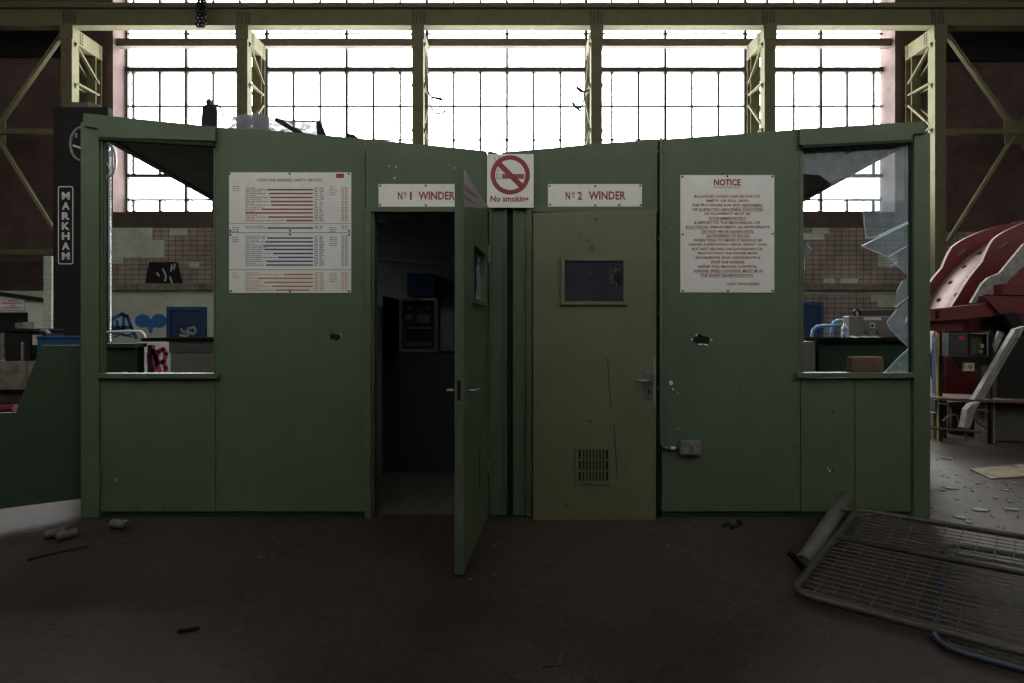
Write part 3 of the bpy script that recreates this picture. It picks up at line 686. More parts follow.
shard([(908.5, 299), (898, 308), (893, 315), (887, 322), (890, 329), (900, 340), (908.5, 347)], edges=(((887, 322), (890, 329)), ((890, 329), (908, 347)), ((887, 322), (897, 309))))
shard([(908.5, 349), (897, 359), (884, 373), (908.5, 373)], edges=(((908, 349), (897, 359)), ((897, 359), (884, 373))))
shard([(803.5, 242), (806, 244), (812, 250), (810, 254), (804.5, 258), (805, 270), (803.5, 272)], edges=(((806, 244), (812, 250)), ((804.5, 258), (804.5, 270))))
shard([(107.5, 150), (111, 153), (109, 158), (107.5, 159)], edges=(((107.5, 150), (111, 153)),))
shard([(107.5, 163), (110, 168), (111.5, 174), (108, 171)], edges=(((107.5, 163), (111.5, 174)),))
# slivers lying along the sills
m = MB(); rr = random.Random(11)
for x0, x1, n in ((110, 208, 26), (806, 906, 26)):
    for k in range(n):
        a = rr.uniform(x0, x1); w = rr.uniform(.5, 3.5); yy_ = rr.uniform(0, .06); z = Z(373.5)+.001
        xa = X(a); m.hull([(xa, yy_, z), (xa+w/150, yy_+.004, z), (xa+w/200, yy_+.012, z+.004)], [(0, 1, 2)])
m.build('glass_slivers', M['edge'], booth, kind='stuff')

# ------------------------------------------------------------------ signs on the booth
def plate(name, label, cat, px0, px1, py0, py1, y=-.001, th=.004, screws=(), extra=None):
    o = thing(name, label, cat, (X((px0+px1)/2), y-th/2, Z(py1)))
    MB().pbox(px0, px1, py0, py1, y-th, y).build('plate', M['sign'], o, bevel=.001)
    for a, b in screws: MB().disc((X(a), Z(b)), .007, y-th-.004, y-th+.001, 10).build('screw', M['screw'], o)
    return o, y-th-.0007
def words(mb, s, px0, px1, py0, py1, y, bold=0.0): text(mb, s, X(px0), X(px1), Z(py1), Z(py0), y, bold)
# No 1
o, y = plate('name_sign', 'white sign reading No 1 Winder above the open doorway', 'sign', 378.5, 474, 184, 206.6, screws=((380.5, 186), (426, 186), (472, 186), (380.5, 205), (426, 205.4)))
m = MB(); words(m, 'N', 398, 402.6, 191.8, 200, y, .03); words(m, 'o', 404, 406.6, 192.3, 195.6, y, .03); m.pbox(404, 406.6, 196.8, 197.5, y, y+.0003); words(m, '1', 410, 412, 191.8, 200, y, .04)
words(m, 'WINDER', 418.5, 455, 191.8, 200, y, .03); m.build('lettering', M['sign_red'], o)
# No 2
o, y = plate('name_sign', 'white sign reading No 2 Winder above the olive door', 'sign', 548, 642, 184, 206.6, screws=((549.5, 186.2), (595, 186.4), (640, 186), (550, 205), (595, 205.5), (619, 205.3), (640.5, 205.3)))
m = MB(); words(m, 'N', 565.5, 570, 191.8, 200, y, .03); words(m, 'o', 571.8, 574.8, 192.2, 195.6, y, .03); m.pbox(571.8, 574.8, 196.8, 197.6, y, y+.0003); words(m, '2', 577.5, 582, 191.8, 200, y, .03)
words(m, 'WINDER', 588.5, 625.5, 191.5, 200, y, .03); m.build('lettering', M['sign_red'], o)
# no smoking
o, y = plate('no_smoking_sign', 'square white no smoking sign with a red barred circle between the doors', 'sign', 487, 533.7, 154, 207.6, y=-.02)
m = MB(); cx_, cz_ = X(510.2), Z(176); r1 = 19.6/153.; r0 = 15/153.
m.ring((cx_, cz_), r0, r1, y, y+.0004, 40)
a = math.radians(-45); q = Vector((math.cos(a), math.sin(a))); w = Vector((-q.y, q.x))*.0175
m.hull([(cx_+v.x, y-.0004, cz_+v.y) for v in (-q*r0*1.02-w, q*r0*1.02-w, q*r0*1.02+w, -q*r0*1.02+w)], [(0, 1, 2, 3)])
m.build('prohibition_symbol', M['sign_red'], o)
m = MB(); m.pbox(502, 524.2, 174, 178.8, y, y+.0003); m.build('cigarette', mat('faded_cigarette', (0.28, 0.10, 0.11), .5), o)
m = MB()
for st in ([(496, 174), (498, 174)], [(496, 178.6), (499, 178.6)], [(497, 174), (497, 178)], [(500, 174), (500, 179)], [(496, 172), (499, 170), (497, 169)], [(494, 157), (496, 161)], [(499, 156), (500, 161)]): ribbon(m, st, .004, y+.0002)
words(m, 'No smoking', 490.5, 528.5, 196.6, 204.6, y, .03); m.build('lettering', M['sign_red'], o)
# notice
o, y = plate('notice_sign', 'tall white NOTICE board of red text on the right-hand green panel', 'sign', 680.4, 774.4, 175, 292.6, screws=((682, 177), (727, 176.6), (772, 176.8), (682.4, 234.5), (772.3, 234), (682.5, 291), (727.5, 291), (772, 291)))
m = MB(); words(m, 'NOTICE', 713.5, 740.3, 179.3, 186, y, .035); m.pbox(713.5, 740, 187, 187.5, y, y+.0003)
lines = [('BALANCED LOADS CAN BE DUE TO', 694, 759.5), ('EMPTY OR FULL SKIPS', 706, 748), ('THE PROCEDURE FOR ANY ABNORMAL', 691.5, 762.5), ('OR SUSPECTED ABNORMAL FUNCTION', 692, 762.5), ('OF EQUIPMENT MUST BE', 704, 750), ('STOP-IMMEDIATELY', 708.5, 746), ('& REPORT TO THE MECHANICAL OR', 694, 760), ('ELECTRICAL DEPARTMENT AS APPROPRIATE.', 685.5, 770), ('DO NOT MOVE AGAIN UNTIL', 701.5, 753.5), ('AUTHORISED TO DO SO.', 706, 749.5), ('WHEN TOLD TO MOVE IT SHOULD BE', 693, 761.5), ('UNDER SUPERVISION, USING GREAT CARE', 688, 766.5), ('BUT NOT RELYING ON SLOWDOWN OR', 692, 762.5), ('PROTECTION, THE DRIVER MUST', 697.5, 757.5), ('ACCELERATE, RUN, DECELERATE &', 695, 760), ('STOP THE WINDER', 710.5, 744.5), ('UNDER FULL MANUAL CONTROL.', 697.5, 757), ('WINDER SPEED CONTROL MUST BE IN', 693, 762.5), ('THE SHAFT EXAM POSITION.', 700, 753), ('UNIT ENGINEERS.', 727, 760)]
under = {2: (733, 762.5), 3: (698, 762.5), 5: (708.5, 746), 7: (685.5, 703), 8: (701.5, 753.5), 9: (706, 749.5), 17: (693, 762.5), 18: (700, 753)}
for k, (s, a, b) in enumerate(lines):
    yy_ = 195.2+k*4.38 + (4.2 if k == 19 else 0)
    words(m, s, a, b, yy_, yy_+2.8, y, .022)
    if k in under: m.pbox(under[k][0], under[k][1], yy_+3.2, yy_+3.45, y, y+.0003)
m.build('lettering', M['sign_red'], o)
# circuits chart
o, y = plate('circuits_chart', 'large white chart of red, blue and orange bars on the left green panel', 'chart', 229, 351.2, 172.3, 293,
             screws=((230.5, 174), (290, 174), (349, 174), (231, 231), (290.5, 230.8), (349.3, 231), (231, 235), (290.5, 234.7), (349.3, 235), (231.3, 291), (290.5, 291.5), (349.3, 291.3)))
red, blu, org, gry = MB(), MB(), MB(), MB()
words(red, 'CLIPSTONE WINDERS SAFETY CIRCUITS', 257.5, 322.5, 179, 181.8, y, .02)
red.pbox(336, 344, 173.5, 178, y, y+.0003).pbox(229.4, 351, 223.2, 223.6, y, y+.0003)
gry.pbox(229.2, 351, 232.3, 233, y, y+.0003).pbox(229.4, 351, 269.4, 270, y, y+.0003)
rr = random.Random(2)
def smallprint(mb, x0, x1, yy_, h=1.1):
    a = x0
    while a < x1-1:
        w = min(rr.uniform(2.2, 5.5), x1-a)
        # a word of tiny illegible strokes
        c = a
        while c < a+w: mb.pbox(c, c+.45, yy_+rr.uniform(0, .3), yy_+h, y, y+.0002); c += .75
        a += w+1
for mb, bars in ((red, ((189.7, 267), (193.5, 269), (197.4, 270), (201.4, 270), (205, 271), (209.2, 261.5), (212.9, 245.5), (217, 268), (220.6, 286))), (blu, ((228, 267.5), (238, 267), (241.8, 265), (245.8, 263), (249.5, 264.5), (253.5, 273), (257.4, 277.5), (261.2, 266), (265, 266))), (org, ((274.5, 284), (278.3, 257), (282.3, 264), (286.2, 272), (290, 275.5)))):
    for py, x0 in bars:
        mb.pbox(x0, 313 if not (mb is org and py == 290) else 310, py-.7, py+.75, y, y+.0003)
        if x0 > 250: smallprint(mb, 245.5, x0-2, py-.5)
        smallprint(mb, 245.5, rr.uniform(255, 266), py-2.3, 1.0)
        for c0, c1 in ((314.5, 318), (319.5, 323.5), (341.5, 344), (345, 347.5)):
            smallprint(mb, c0, c1, py-.6, 1.2)
            smallprint(mb, c0, c1, py-2.5, 1.2)
for mb, ys in ((gry, (186, 188, 190)), (blu, (227, 229, 231, 236.5, 239, 241)), (org, (272.5, 275, 277))):
    for yy_ in ys: smallprint(mb, 232.5, 239, yy_)
for mb, ys in ((gry, (186, 188, 190, 192, 194)), (blu, (227, 229, 231, 236.5, 238.6, 240.7, 243, 245)), (org, (272.5, 274.6, 276.7, 279, 281))):
    for yy_ in ys: smallprint(mb, 329.5, 336.5, yy_)
red.build('red_print', M['sign_red'], o, label='red bars, title and small print'); blu.build('blue_print', M['sign_blue'], o, label='blue bars and small print')
org.build('orange_print', M['sign_orange'], o, label='orange bars and small print'); gry.build('grey_print', M['sign_grey'], o)

# conduit and socket
cn = thing('conduit_pipe', 'thin green conduit running down the booth beside the olive door', 'pipe', (X(661), -.015, Z(447)))
MB().tube([P(661, 137.5, -.016), P(661, 440, -.016), P(661.3, 445, -.016), P(664, 448, -.016), P(670, 448.3, -.016), P(680, 448.3, -.016)], .0085, 10).build('tube', M['green'], cn, smooth=True)
for px, py in ((661, 151), (661, 238), (661, 313), (661, 388)):
    MB().pbox(px-3.2, px+3.4, py-1.2, py+1.2, -.01, .0).tube([P(px, py-1.2, -.016), P(px, py+1.2, -.016)], .0105, 10).build('saddle_clip', M['green_lt'], cn)
MB().tube([P(671, 448.3, -.016), P(675, 448.3, -.016)], .011, 10).build('coupling', M['white'], cn)
so = thing('socket_outlet', 'grey metal double switched socket low on the right green panel', 'socket', (X(691), -.02, Z(455)))
MB().pbox(680.3, 701.8, 441.5, 455.3, -.04, 0).build('body', M['grey_box'], so, bevel=.005)
for px in (686, 697.3):
    MB().pbox(px-2.6, px+2.6, 445.5, 453, -.042, -.039).build('faceplate', M['dusty_steel'], so)
    MB().pbox(px-.5, px+.5, 446.2, 448.3, -.0428, -.0405).pbox(px-1.8, px-.9, 450, 451, -.0428, -.0405).pbox(px+.9, px+1.8, 450, 451, -.0428, -.0405).build('pin_holes', M['black'], so)
MB().pbox(690, 693.5, 443.3, 446.3, -.046, -.04).build('switch', M['dusty_steel'], so)

# ------------------------------------------------------------------ inside the dark doorway
cb_y = 1.02
cab = thing('control_cabinet', 'dark steel control cabinet with its upper bay open inside the doorway', 'cabinet', (X(427, cb_y), cb_y+.15, .012))
MB().box(X(384, cb_y), X(455, cb_y), cb_y+.02, YB-.02, .012, Z(354, cb_y)).build('body', M['slate'], cab, bevel=.004)
m = MB().pbox(399, 402, 298, 352, cb_y, cb_y+.2).pbox(434.5, 437.5, 298, 352, cb_y, cb_y+.2).pbox(402, 434.5, 298, 300.5, cb_y, cb_y+.2).pbox(402, 434.5, 349, 352, cb_y, cb_y+.2)
m.build('bay_frame', M['dusty_steel'], cab)
MB().pbox(402, 434.5, 300.5, 349, cb_y+.17, cb_y+.2).build('back_plate', M['slate'], cab)
for a, b, c_, d_ in ((404, 412, 303, 310), (415, 422, 303, 310), (425, 432, 303, 309), (405, 413, 314, 320), (417, 430, 315, 323), (403, 433, 327, 329), (404, 430, 342, 346)):
    MB().pbox(a, b, c_, d_, cb_y+.12, cb_y+.17).build('relay', M['dusty_steel'], cab)
m = MB().hull([P(383, 296, cb_y-.25), P(399, 299, cb_y), P(399, 351, cb_y), P(383, 360, cb_y-.25)], [(0, 1, 2, 3)]); bmesh.ops.solidify(m.bm, geom=list(m.bm.faces), thickness=.015)
m.build('door', M['black_iron'], cab)
bc = thing('wall_cabinet', 'small pair of dark blue boxes mounted high inside the doorway', 'cabinet', (X(420, 1.2), 1.25, Z(297, 1.2)))
MB().pbox(407, 419.5, 273, 296, 1.2, YB).build('body', M['blue'], bc, bevel=.004); MB().pbox(420.2, 434, 273, 296, 1.2, YB).build('body', M['blue'], bc, bevel=.004)
cable('conduit', 'pale conduit crossing the wall inside the dark doorway', [(373, 258.5), (415, 262), (456, 265)], 1.55, .009, M['white'])
lp = thing('lamp_holder', 'small pale lamp holder high inside the doorway on the left', 'lamp', (X(375.5, .3), .3, Z(240, .3)))
MB().pbox(373.5, 377.5, 233, 236, .28, .32).build('bracket', M['white'], lp); MB().tube([P(375.5, 236, .3), P(375.5, 240, .3)], .012, 10).build('holder', M['white'], lp)
mc = thing('switch_cabinet', 'pale grey narrow switch cabinet just inside the doorway', 'cabinet', (X(376, .9), .95, .012))
MB().box(X(365, .9), X(382, .9), .9, 1.0, .012, Z(306, .9)).build('body', M['grey_box'], mc, bevel=.004); MB().pbox(373, 381, 316, 318, .885, .9).build('handle', M['steel'], mc)

# ------------------------------------------------------------------ control desks seen through the windows
def desk(label, px_worktop, px_ped, px_grey, y, extra_side):
    zt_ = Z(338, y)
    o = thing('control_desk', label, 'desk', (X(sum(px_worktop)/2, y), y+.3, 0))
    MB().box(X(px_worktop[0], y), X(px_worktop[1], y), y, y+.7, zt_-.035, zt_).build('worktop', M['desk_black'], o)
    MB().box(X(px_grey[0], y), X(px_grey[1], y), y+.02, y+.6, 0, zt_-.035).build('pedestal', M['grey_box'], o, bevel=.004, label='grey pedestal')
    MB().box(X(px_ped[0], y), X(px_ped[1], y), y+.05, y+.6, 0, zt_-.035).build('pedestal', M['green_dk'], o, bevel=.004, label='dark green pedestal')
    return o
yk = 1.62
k1 = desk('dark control desk with a grey pedestal behind the left window', (141, 236), (218, 236), (169, 216), yk, 0)
MB().pbox(169, 216, 341.5, 352.5, yk+.012, yk+.02).build('shelf_front', mat('dark_taupe', (0.075, 0.07, 0.062), .6), k1)
k3 = thing('side_console', 'low dark green sloping console in the left window corner', 'console', (X(126, 1.5), 1.6, 0))
MB().box(X(98, 1.5), X(137, 1.5), 1.5, 1.6, 0, Z(347.5, 1.5)).build('body', M['green_dk'], k3, bevel=.004)
MB().box(X(98, 1.5), X(138, 1.5), 1.46, 1.62, Z(347.5, 1.5), Z(343.5, 1.5)).build('top', M['green_dk'], k3)
gb = thing('hoarding_board', 'pale board with magenta graffiti seen under the left desk', 'board', (X(157, 3.4), 3.4, 0))
MB().box(X(139, 3.4), X(176, 3.4), 3.4, 3.43, 0, Z(342, 3.4)).build('panel', M['plaster'], gb)
g = MB()
for st in ([(153, 346), (151, 375)], [(156, 360), (158, 352), (163, 349), (166, 354), (164, 361)], [(153, 372), (157, 362), (163, 362), (166, 368), (164, 377)], [(153, 350), (160, 372)], [(146.5, 354), (148, 362)]): ribbon(g, st, .06, 3.395)
g.build('graffiti', M['graf_pink'], gb); MB().pbox(147.6, 150.4, 345, 380, 3.37, 3.395).build('post', M['black'], gb)
tr = thing('trolley_handle', 'pale bent tube rail standing behind the left console', 'rail', (X(130, 3.0), 3.0, 0))
MB().tube([P(104, 332, 3), P(135, 331, 3), P(141, 331.5, 3), P(144, 334, 3), P(145, 338, 3), Vector((X(145, 3), 3, 0))], .014, 8).tube([P(104, 332, 3), Vector((X(104, 3), 3, 0))], .014, 8).build('tube', M['white'], tr, smooth=True)

k2 = desk('dark green control desk seen through the broken right window', (817, 915), (822, 912), (792, 816.5), yk, 0)
sw = thing('switch_box', 'grey switch box with a white label on the right-hand desk', 'box', (X(868, yk), yk+.25, Z(338, yk)))
ys_ = yk+.18; zb_ = Z(338, yk)
def sbox(mb, a, b, c_, d_, y0, y1): mb.box(X(a, y0), X(b, y0), y0, y1, Z(d_, y0), Z(c_, y0)); return mb
m = MB().box(X(849, ys_), X(905, ys_), ys_, ys_+.1, zb_+.002, Z(316, ys_)); m.build('body', M['grey_box'], sw, bevel=.006)
sbox(MB(), 864, 881, 317.5, 320, ys_-.004, ys_).build('label_plate', M['white'], sw)
sbox(MB(), 870, 875, 323, 328, ys_-.006, ys_).build('button_plate', M['white'], sw); sbox(sbox(MB(), 871, 874, 325, 326.2, ys_-.012, ys_-.006), 871.9, 873.1, 324, 327.2, ys_-.012, ys_-.006).build('push_button', M['black'], sw)
for a in (865.5, 877.5):
    sbox(MB(), a, a+3.6, 330, 333.7, ys_-.01, ys_).build('indicator', mat('dull_green_lamp', (.03, .09, .03), .4), sw); sbox(MB(), a+2, a+3.2, 330.5, 333, ys_-.014, ys_-.009).build('indicator', M['yellow'], sw)
m = MB(); yq = ys_+.16; m.box(X(859, yq), X(905, yq), yq, yq+.09, zb_+.001, Z(309.5, yq)); tag(m.build('instrument_case', M['slate'], bevel=.01), 'long slate grey case behind the grey switch box', 'case')
# telephone-like dark object beside the case
m = MB().tube([P(855, 316, yq-.03), P(854, 312, yq-.03), P(857, 309.5, yq-.03), P(860, 312, yq-.03), P(860, 316, yq-.03)], .012, 8)
m.build('black_knob', M['black'], sw)
bt = thing('plastic_bottle', 'small clear plastic bottle on the right-hand desk', 'bottle', (X(845, yk+.1), yk+.1, zb_))
def lathe(prof, c, n=16):
    m = MB(); rings = []
    for r, z in prof: rings.append([m.bm.verts.new((c[0]+r*math.cos(2*math.pi*k/n), c[1]+r*math.sin(2*math.pi*k/n), c[2]+z)) for k in range(n)])
    for A, B in zip(rings, rings[1:]):
        for k in range(n): m.bm.faces.new([A[k], A[(k+1) % n], B[(k+1) % n], B[k]])
    m.bm.faces.new(rings[0]); m.bm.faces.new(rings[-1]); return m
lathe([(.032, .001), (.034, .01), (.034, .05), (.030, .06), (.034, .07), (.034, .10), (.015, .125), (.013, .14)], (X(845, yk+.1), yk+.1, zb_)).build('body', mat('bottle_plastic', (.35, .4, .55), .2, (.6, .62, .68), 30), bt, smooth=True)
lathe([(.014, .14), (.014, .152)], (X(845, yk+.1), yk+.1, zb_)).build('cap', M['white'], bt)
for (a, b, c_), lab in zip(((855, 336.2, 5), (866, 336.8, 8), (877, 336.5, 5)), ('long pale glass sliver on the desk below the switch box, leftmost', 'broad glass fragment on the desk in front of the switch box', 'small glass fragment on the desk under the right indicator')):
    p = P(a, b, yk+.04); p.z = zb_+.002
    tag(MB().hull([p, p+Vector((c_*.012, .02, .004)), p+Vector((c_*.006, .09, .02)), p+Vector((-c_*.006, .05, .01))], [(0, 1, 2, 3)]).build('glass_shard', M['edge']), lab, 'glass shard')
# brick on the sill
br = MB().box(X(849, .05), X(881, .05), .02, .085, Z(372.8), Z(372.8)+.104)
bo = thing('house_brick', 'single red clay brick on its side on the right window sill', 'brick', (X(864), .05, Z(372.8)))
br.build('body', M['clay'], bo, bevel=.012)
MB().hull([(X(853), .0185, Z(369.5)), (X(877), .0185, Z(369.5)), (X(875), .0185, Z(359.5)), (X(855), .0185, Z(359.5))], [(0, 1, 2, 3)]).build('frog', mat('brick_frog', (.11, .075, .062), .9, (.08, .055, .045), 10), bo)
# blue wire-mesh trolleys
def cage(label, pts, y, mesh_px):
    o = thing('mesh_trolley', label, 'trolley', (X(sum(p[0] for p in pts)/len(pts), y), y, 0))
    q = [P(a, b, y) for a, b in pts]; q = [Vector((q[0].x, y, .05))]+q+[Vector((q[-1].x, y, .05))]
    MB().tube(q, .02, 8).build('frame', M['blue_lt'], o, smooth=True)
    m = MB(); x0, x1 = q[0].x, q[-1].x; zz = min(v.z for v in q[2:-1])-.02
    k = x0+.05
    while k < x1: m.box(k-.003, k+.003, y-.003, y+.003, .1, zz); k += .06
    z = .1
    while z < zz: m.box(x0, x1, y-.003, y+.003, z-.003, z+.003); z += .09
    m.build('wire_mesh', M['blue'], o)
    MB().box(x0, x1, y-.2, y+.2, .03, .06).build('deck', M['blue'], o)
    for xx in (x0+.05, x1-.05): MB().tube([(xx-.02, y, .03), (xx+.02, y, .03)], .03, 10).build('castor', M['black'], o)
cage('low blue mesh trolley left of the grey switch box', [(812, 337), (813, 330), (817, 326.5), (824, 325.8), (848, 325)], 2.9, 0)
cage('taller blue mesh trolley behind the grey switch box', [(832, 337), (832, 326), (834, 322), (838, 320.5), (862, 320)], 3.2, 0)

# ------------------------------------------------------------------ left of the booth
gp = thing('guard_panel', 'sloping dark green sheet guard standing left of the booth', 'panel', (-2.9, -.12, .14))
A = P(79.5, 345, -.02); B = P(79.5, 498, -.02)
def gpt(px, py):          # guard plane: swings a little towards the camera as it runs left
    # plane through x=-2.75,y=-.02 and x=-3.10,y=-.25
    kx = (px-CX)/F; sl = (-.25+.02)/(-3.10+2.75)
    y = (.19+sl*(kx*D+2.75))/(1-sl*kx); return Vector((kx*(D+y), y, H+(HY-py)*(D+y)/F))
poly = [gpt(86, 345), gpt(42, 345), gpt(17, 412), gpt(-25, 413), gpt(-25, 511), gpt(86, 497)]
m = MB().solid(poly, .03); m.build('sheet', M['guard_green'], gp, bevel=.003)
for px in (-20, 84):
    v = gpt(px, 500); MB().box(v.x-.02, v.x+.02, v.y+.035, v.y+.075, 0, .5).build('support_leg', M['black_iron'], gp)
mk = thing('depth_indicator', 'tall black indicator column with a lettered plate beside the left corner', 'column', (X(78, 6.2), 6.3, 0))
ym = 6.2
MB().box(X(53, ym), X(108.2, ym), ym, ym+.1, 0, Z(113, ym)).build('body', M['black_iron'], mk, bevel=.006)
MB().pbox(53, 108, 107, 113, ym-.005, ym+.1).build('cap', M['black_iron'], mk, bevel=.004)
MB().pbox(67, 88, 102, 107, ym+.03, ym+.2).build('motor_box', mat('brown_mesh_box', (.09, .06, .055), .7), mk)
MB().pprism([(88, 101), (99, 105), (97, 107), (88, 107)], ym+.03, ym+.2).build('motor_guard', M['concrete'], mk)
pl = MB(); n = 6
def rrect(px0, px1, py0, py1, r):
    out = []
    for cx_, cy_, a0 in ((px1-r, py0+r, -90), (px1-r, py1-r, 0), (px0+r, py1-r, 90), (px0+r, py0+r, 180)):
        for k in range(5):
            t = math.radians(a0+k*22.5); out.append((cx_+r*math.cos(t), cy_+r*math.sin(t)))
    return out
np_ = MB().pprism(rrect(57.7, 73.5, 186, 264.5, 2.2), ym-.012, ym+.001).build('nameplate', M['black'], mk)
outer, inner = rrect(57.9, 73.3, 186.2, 264.3, 2.2), rrect(58.9, 72.3, 187.2, 263.3, 1.6)
m = MB(); k_ = len(outer); yy = ym-.0135
m.hull([tuple(P(a, b, yy)) for a, b in outer]+[tuple(P(a, b, yy)) for a, b in inner], [(i, (i+1) % k_, (i+1) % k_+k_, i+k_) for i in range(k_)])
m.build('border', M['white'], np_)
m = MB()
for k, ch_ in enumerate('MARKHAM'):
    yc_ = 192+k*10.05
    text(m, ch_, X(61.8, yy), X(69.8, yy), Z(yc_+7.6, yy), Z(yc_, yy), yy-.0005, .045)
m.build('lettering', M['white'], np_, label='white raised capital letters')
def dial(px, py, rx, ry, y, lab):
    m = MB(); q = []
    for k in range(25):
        t = 2*math.pi*k/24; q.append(P(px+rx*math.cos(t), py+ry*math.sin(t), y))
    m.tube(q, .022, 8, caps=False); return m
dial(81.5, 144, 11, 16.5, ym-.03, '').build('dial_ring', M['dusty_steel'], mk, smooth=True, label='pale curved dial ring')
MB().pprism([(81-10, 144-8), (81-6, 144-14), (89, 134), (90, 155), (81-6, 144+14), (81-10, 144+8)], ym-.02, ym-.005).build('dial_face', M['black'], mk)
MB().bar(P(73.5, 145.5, ym-.04), P(84, 149, ym-.04), .03, .03, (0, 1, 0)).build('pointer', M['white'], mk)
MB().pbox(75.2, 76.6, 133, 137.5, ym-.045, ym-.02).build('dial_stop', M['steel'], mk)
dial(108.5, 160, 7.2, 16.5, ym-.03, '').build('dial_ring', M['steel'], mk, smooth=True)
m = MB().pbox(108.2, 109.6, 147, 345, ym-.02, ym)
for k in range(96): m.pprism([(109.6, 150+k*2), (111, 151+k*2), (109.6, 151.4+k*2)], ym-.02, ym)
m.build('toothed_rack', M['steel'], mk, label='pale toothed metal rack')
# blue bin and electrical boxes behind the guard
tag(MB().box(X(37, 5.2), X(90, 5.2), 5.2, 5.35, 0, Z(338, 5.2)).box(X(36, 5.17), X(91, 5.17), 5.17, 5.38, Z(338.5, 5.17), Z(336, 5.17)).build('storage_bin', M['blue'], bevel=.01), 'dark blue lidded bin behind the green guard panel', 'bin')
bb = thing('switchgear_box', 'black slatted electrical cabinet on the concrete plinth at far left', 'cabinet', (X(18, 5.2), 5.4, Z(361, 5.2)))
zp = Z(361, 5.2)
MB().box(X(5, 5.2), X(30, 5.2), 5.2, 5.7, zp+.001, Z(331, 5.2)).build('body', M['black_iron'], bb, bevel=.006)
MB().pbox(3, 33, 328.5, 331, 5.15, 5.75).build('top', M['black_iron'], bb)
MB().pbox(31, 46, 333, 355, 5.25, 5.6).build('side_panel', M['black'], bb)
MB().pbox(32.5, 41, 335, 345, 5.22, 5.25).build('cover', M['cream'], bb, label='cream cover')
MB().pbox(21, 22.5, 342, 361, 5.17, 5.2).build('pipe', M['dusty_steel'], bb)
tag(MB().tube([P(31, 331.5, 5.3), P(36, 330, 5.3), P(40, 331, 5.3), P(46, 330.5, 5.3), P(49, 334, 5.3)], .03, 6).build('scrap_metal', M['dusty_steel']), 'crumpled pale metal scrap on top of the cabinet by the tiled pillar', 'scrap')
tag(MB().pprism([(15, 323), (23, 322), (23.5, 328.3), (15, 328.3)], 5.3, 5.5).build('cable_gland', M['concrete']), 'small pale fitting sitting on the black electrical cabinet', 'fitting')
m = MB()
for k in range(3): m.pbox(-3+k*2.6, -1.6+k*2.6, 333, 360, 5.25, 5.27)
for k in range(9): m.pbox(-4, 4.6, 333.5+k*3, 334.3+k*3, 5.25, 5.28)
tag(m.build('wire_guard', M['dusty_steel']), 'pale wire guard at the extreme left edge beside the black cabinet', 'guard')
pn = thing('concrete_plinth', 'dirty concrete plinth at far left behind the green guard', 'plinth', (X(0, 5.1), 5.4, 0))
MB().box(X(-70, 5.1), X(48, 5.1), 5.1, 6.2, Z(390, 5.1), zp).build('cap', M['concrete'], pn, bevel=.01)
MB().box(X(-70, 5.1), X(46, 5.1), 5.3, 6.1, 0, Z(390, 5.1)).build('base', M['concrete_dk'], pn)
MB().pbox(25, 26.2, 361, 389, 5.08, 5.1).build('pipe', M['concrete'], pn)
tag(MB().tube([P(-20, 410, 4.3), P(16, 408, 4.3)], .06, 12).build('red_pipe', M['red']), 'short dark red pipe low behind the green guard', 'pipe')
wp = tag(MB().box(X(43.5, 6.6), X(51.5, 6.6), 6.6, 6.9, 0, Z(256, 6.6)).build('tiled_pillar', M['white_tile']), 'slim white tiled pillar behind the black column', 'pillar')
# pale doorway wall with a sign
hw = thing('service_cubicle', 'pale service enclosure with a dark opening at far left', 'enclosure', (X(10, 7), 7.3, 0))
MB().box(X(-60, 7), X(44, 7), 7, 7.1, Z(312, 7), Z(300, 7)).box(X(28, 7), X(44, 7), 7, 7.1, 0, Z(312, 7)).build('panel', M['plaster'], hw)
MB().hull([P(-60, 283, 6.9), P(44, 298, 6.9), P(44, 302, 6.9), P(-60, 288, 6.9), P(-60, 283, 7.3), P(44, 298, 7.3), P(44, 302, 7.3), P(-60, 288, 7.3)], [(0, 1, 2, 3), (7, 6, 5, 4), (0, 4, 5, 1), (1, 5, 6, 2), (2, 6, 7, 3), (3, 7, 4, 0)]).build('canopy', M['black'], hw)
MB().box(X(-60, 7), X(28, 7), 7.3, 7.32, 0, Z(312, 7)).build('opening', M['black'], hw)
ws = thing('warning_sign', 'small white sign with faint red text on the pale enclosure', 'sign', (X(12, 6.98), 6.98, Z(310, 6.98)))
MB().pprism([(-4, 297), (24, 299), (24, 310), (-4, 309)], 6.97, 6.995).build('plate', M['white'], ws)
m = MB()
for r_, (a, b) in enumerate(((8, 16), (2, 22), (10, 14), (3, 21))):
    c = a
    while c < b: m.pbox(c, c+.9, 300.3+r_*2.2, 301.5+r_*2.2, 6.965, 6.969); c += 1.3
m.build('lettering', M['sign_red'], ws)

# ------------------------------------------------------------------ right of the booth: winder drum and its machinery
yn, yf = 6.5-D, 7.1-D
wc = (7.66, .6); R = 2.2
dm = thing('winder_drum', 'huge dark red winding drum with a dusty pale rim beyond the booth', 'winding drum', (wc[0], yn, 0))
def flange(y0, y1, r_in):
    m = MB(); pts = []; n = 144
    for k in range(n):
        a = 2.5*k; q = (a-129+22.5) % 45-22.5          # straight-edged lifting lugs every 45 degrees
        r = R+(.11*max(0, 1-max(0, -q-1)/7) if q > 0 else .11*max(0, 1-max(0, -q-2)/20)) if q <= 0 else R+.11*max(0, 1-max(0, q-1.5)/7)
        pts.append((math.radians(a), r))
    vs = []
    for t, r in pts:
        vs.append([m.bm.verts.new((wc[0]+a*math.cos(t), y, wc[1]+a*math.sin(t))) for a, y in ((r_in, y0), (r, y0), (r, y1), (r_in, y1))])
    for k in range(n):
        A_, B_ = vs[k], vs[(k+1) % n]
        for j in range(4): m.bm.faces.new([A_[j], A_[(j+1) % 4], B_[(j+1) % 4], B_[j]])
    return m
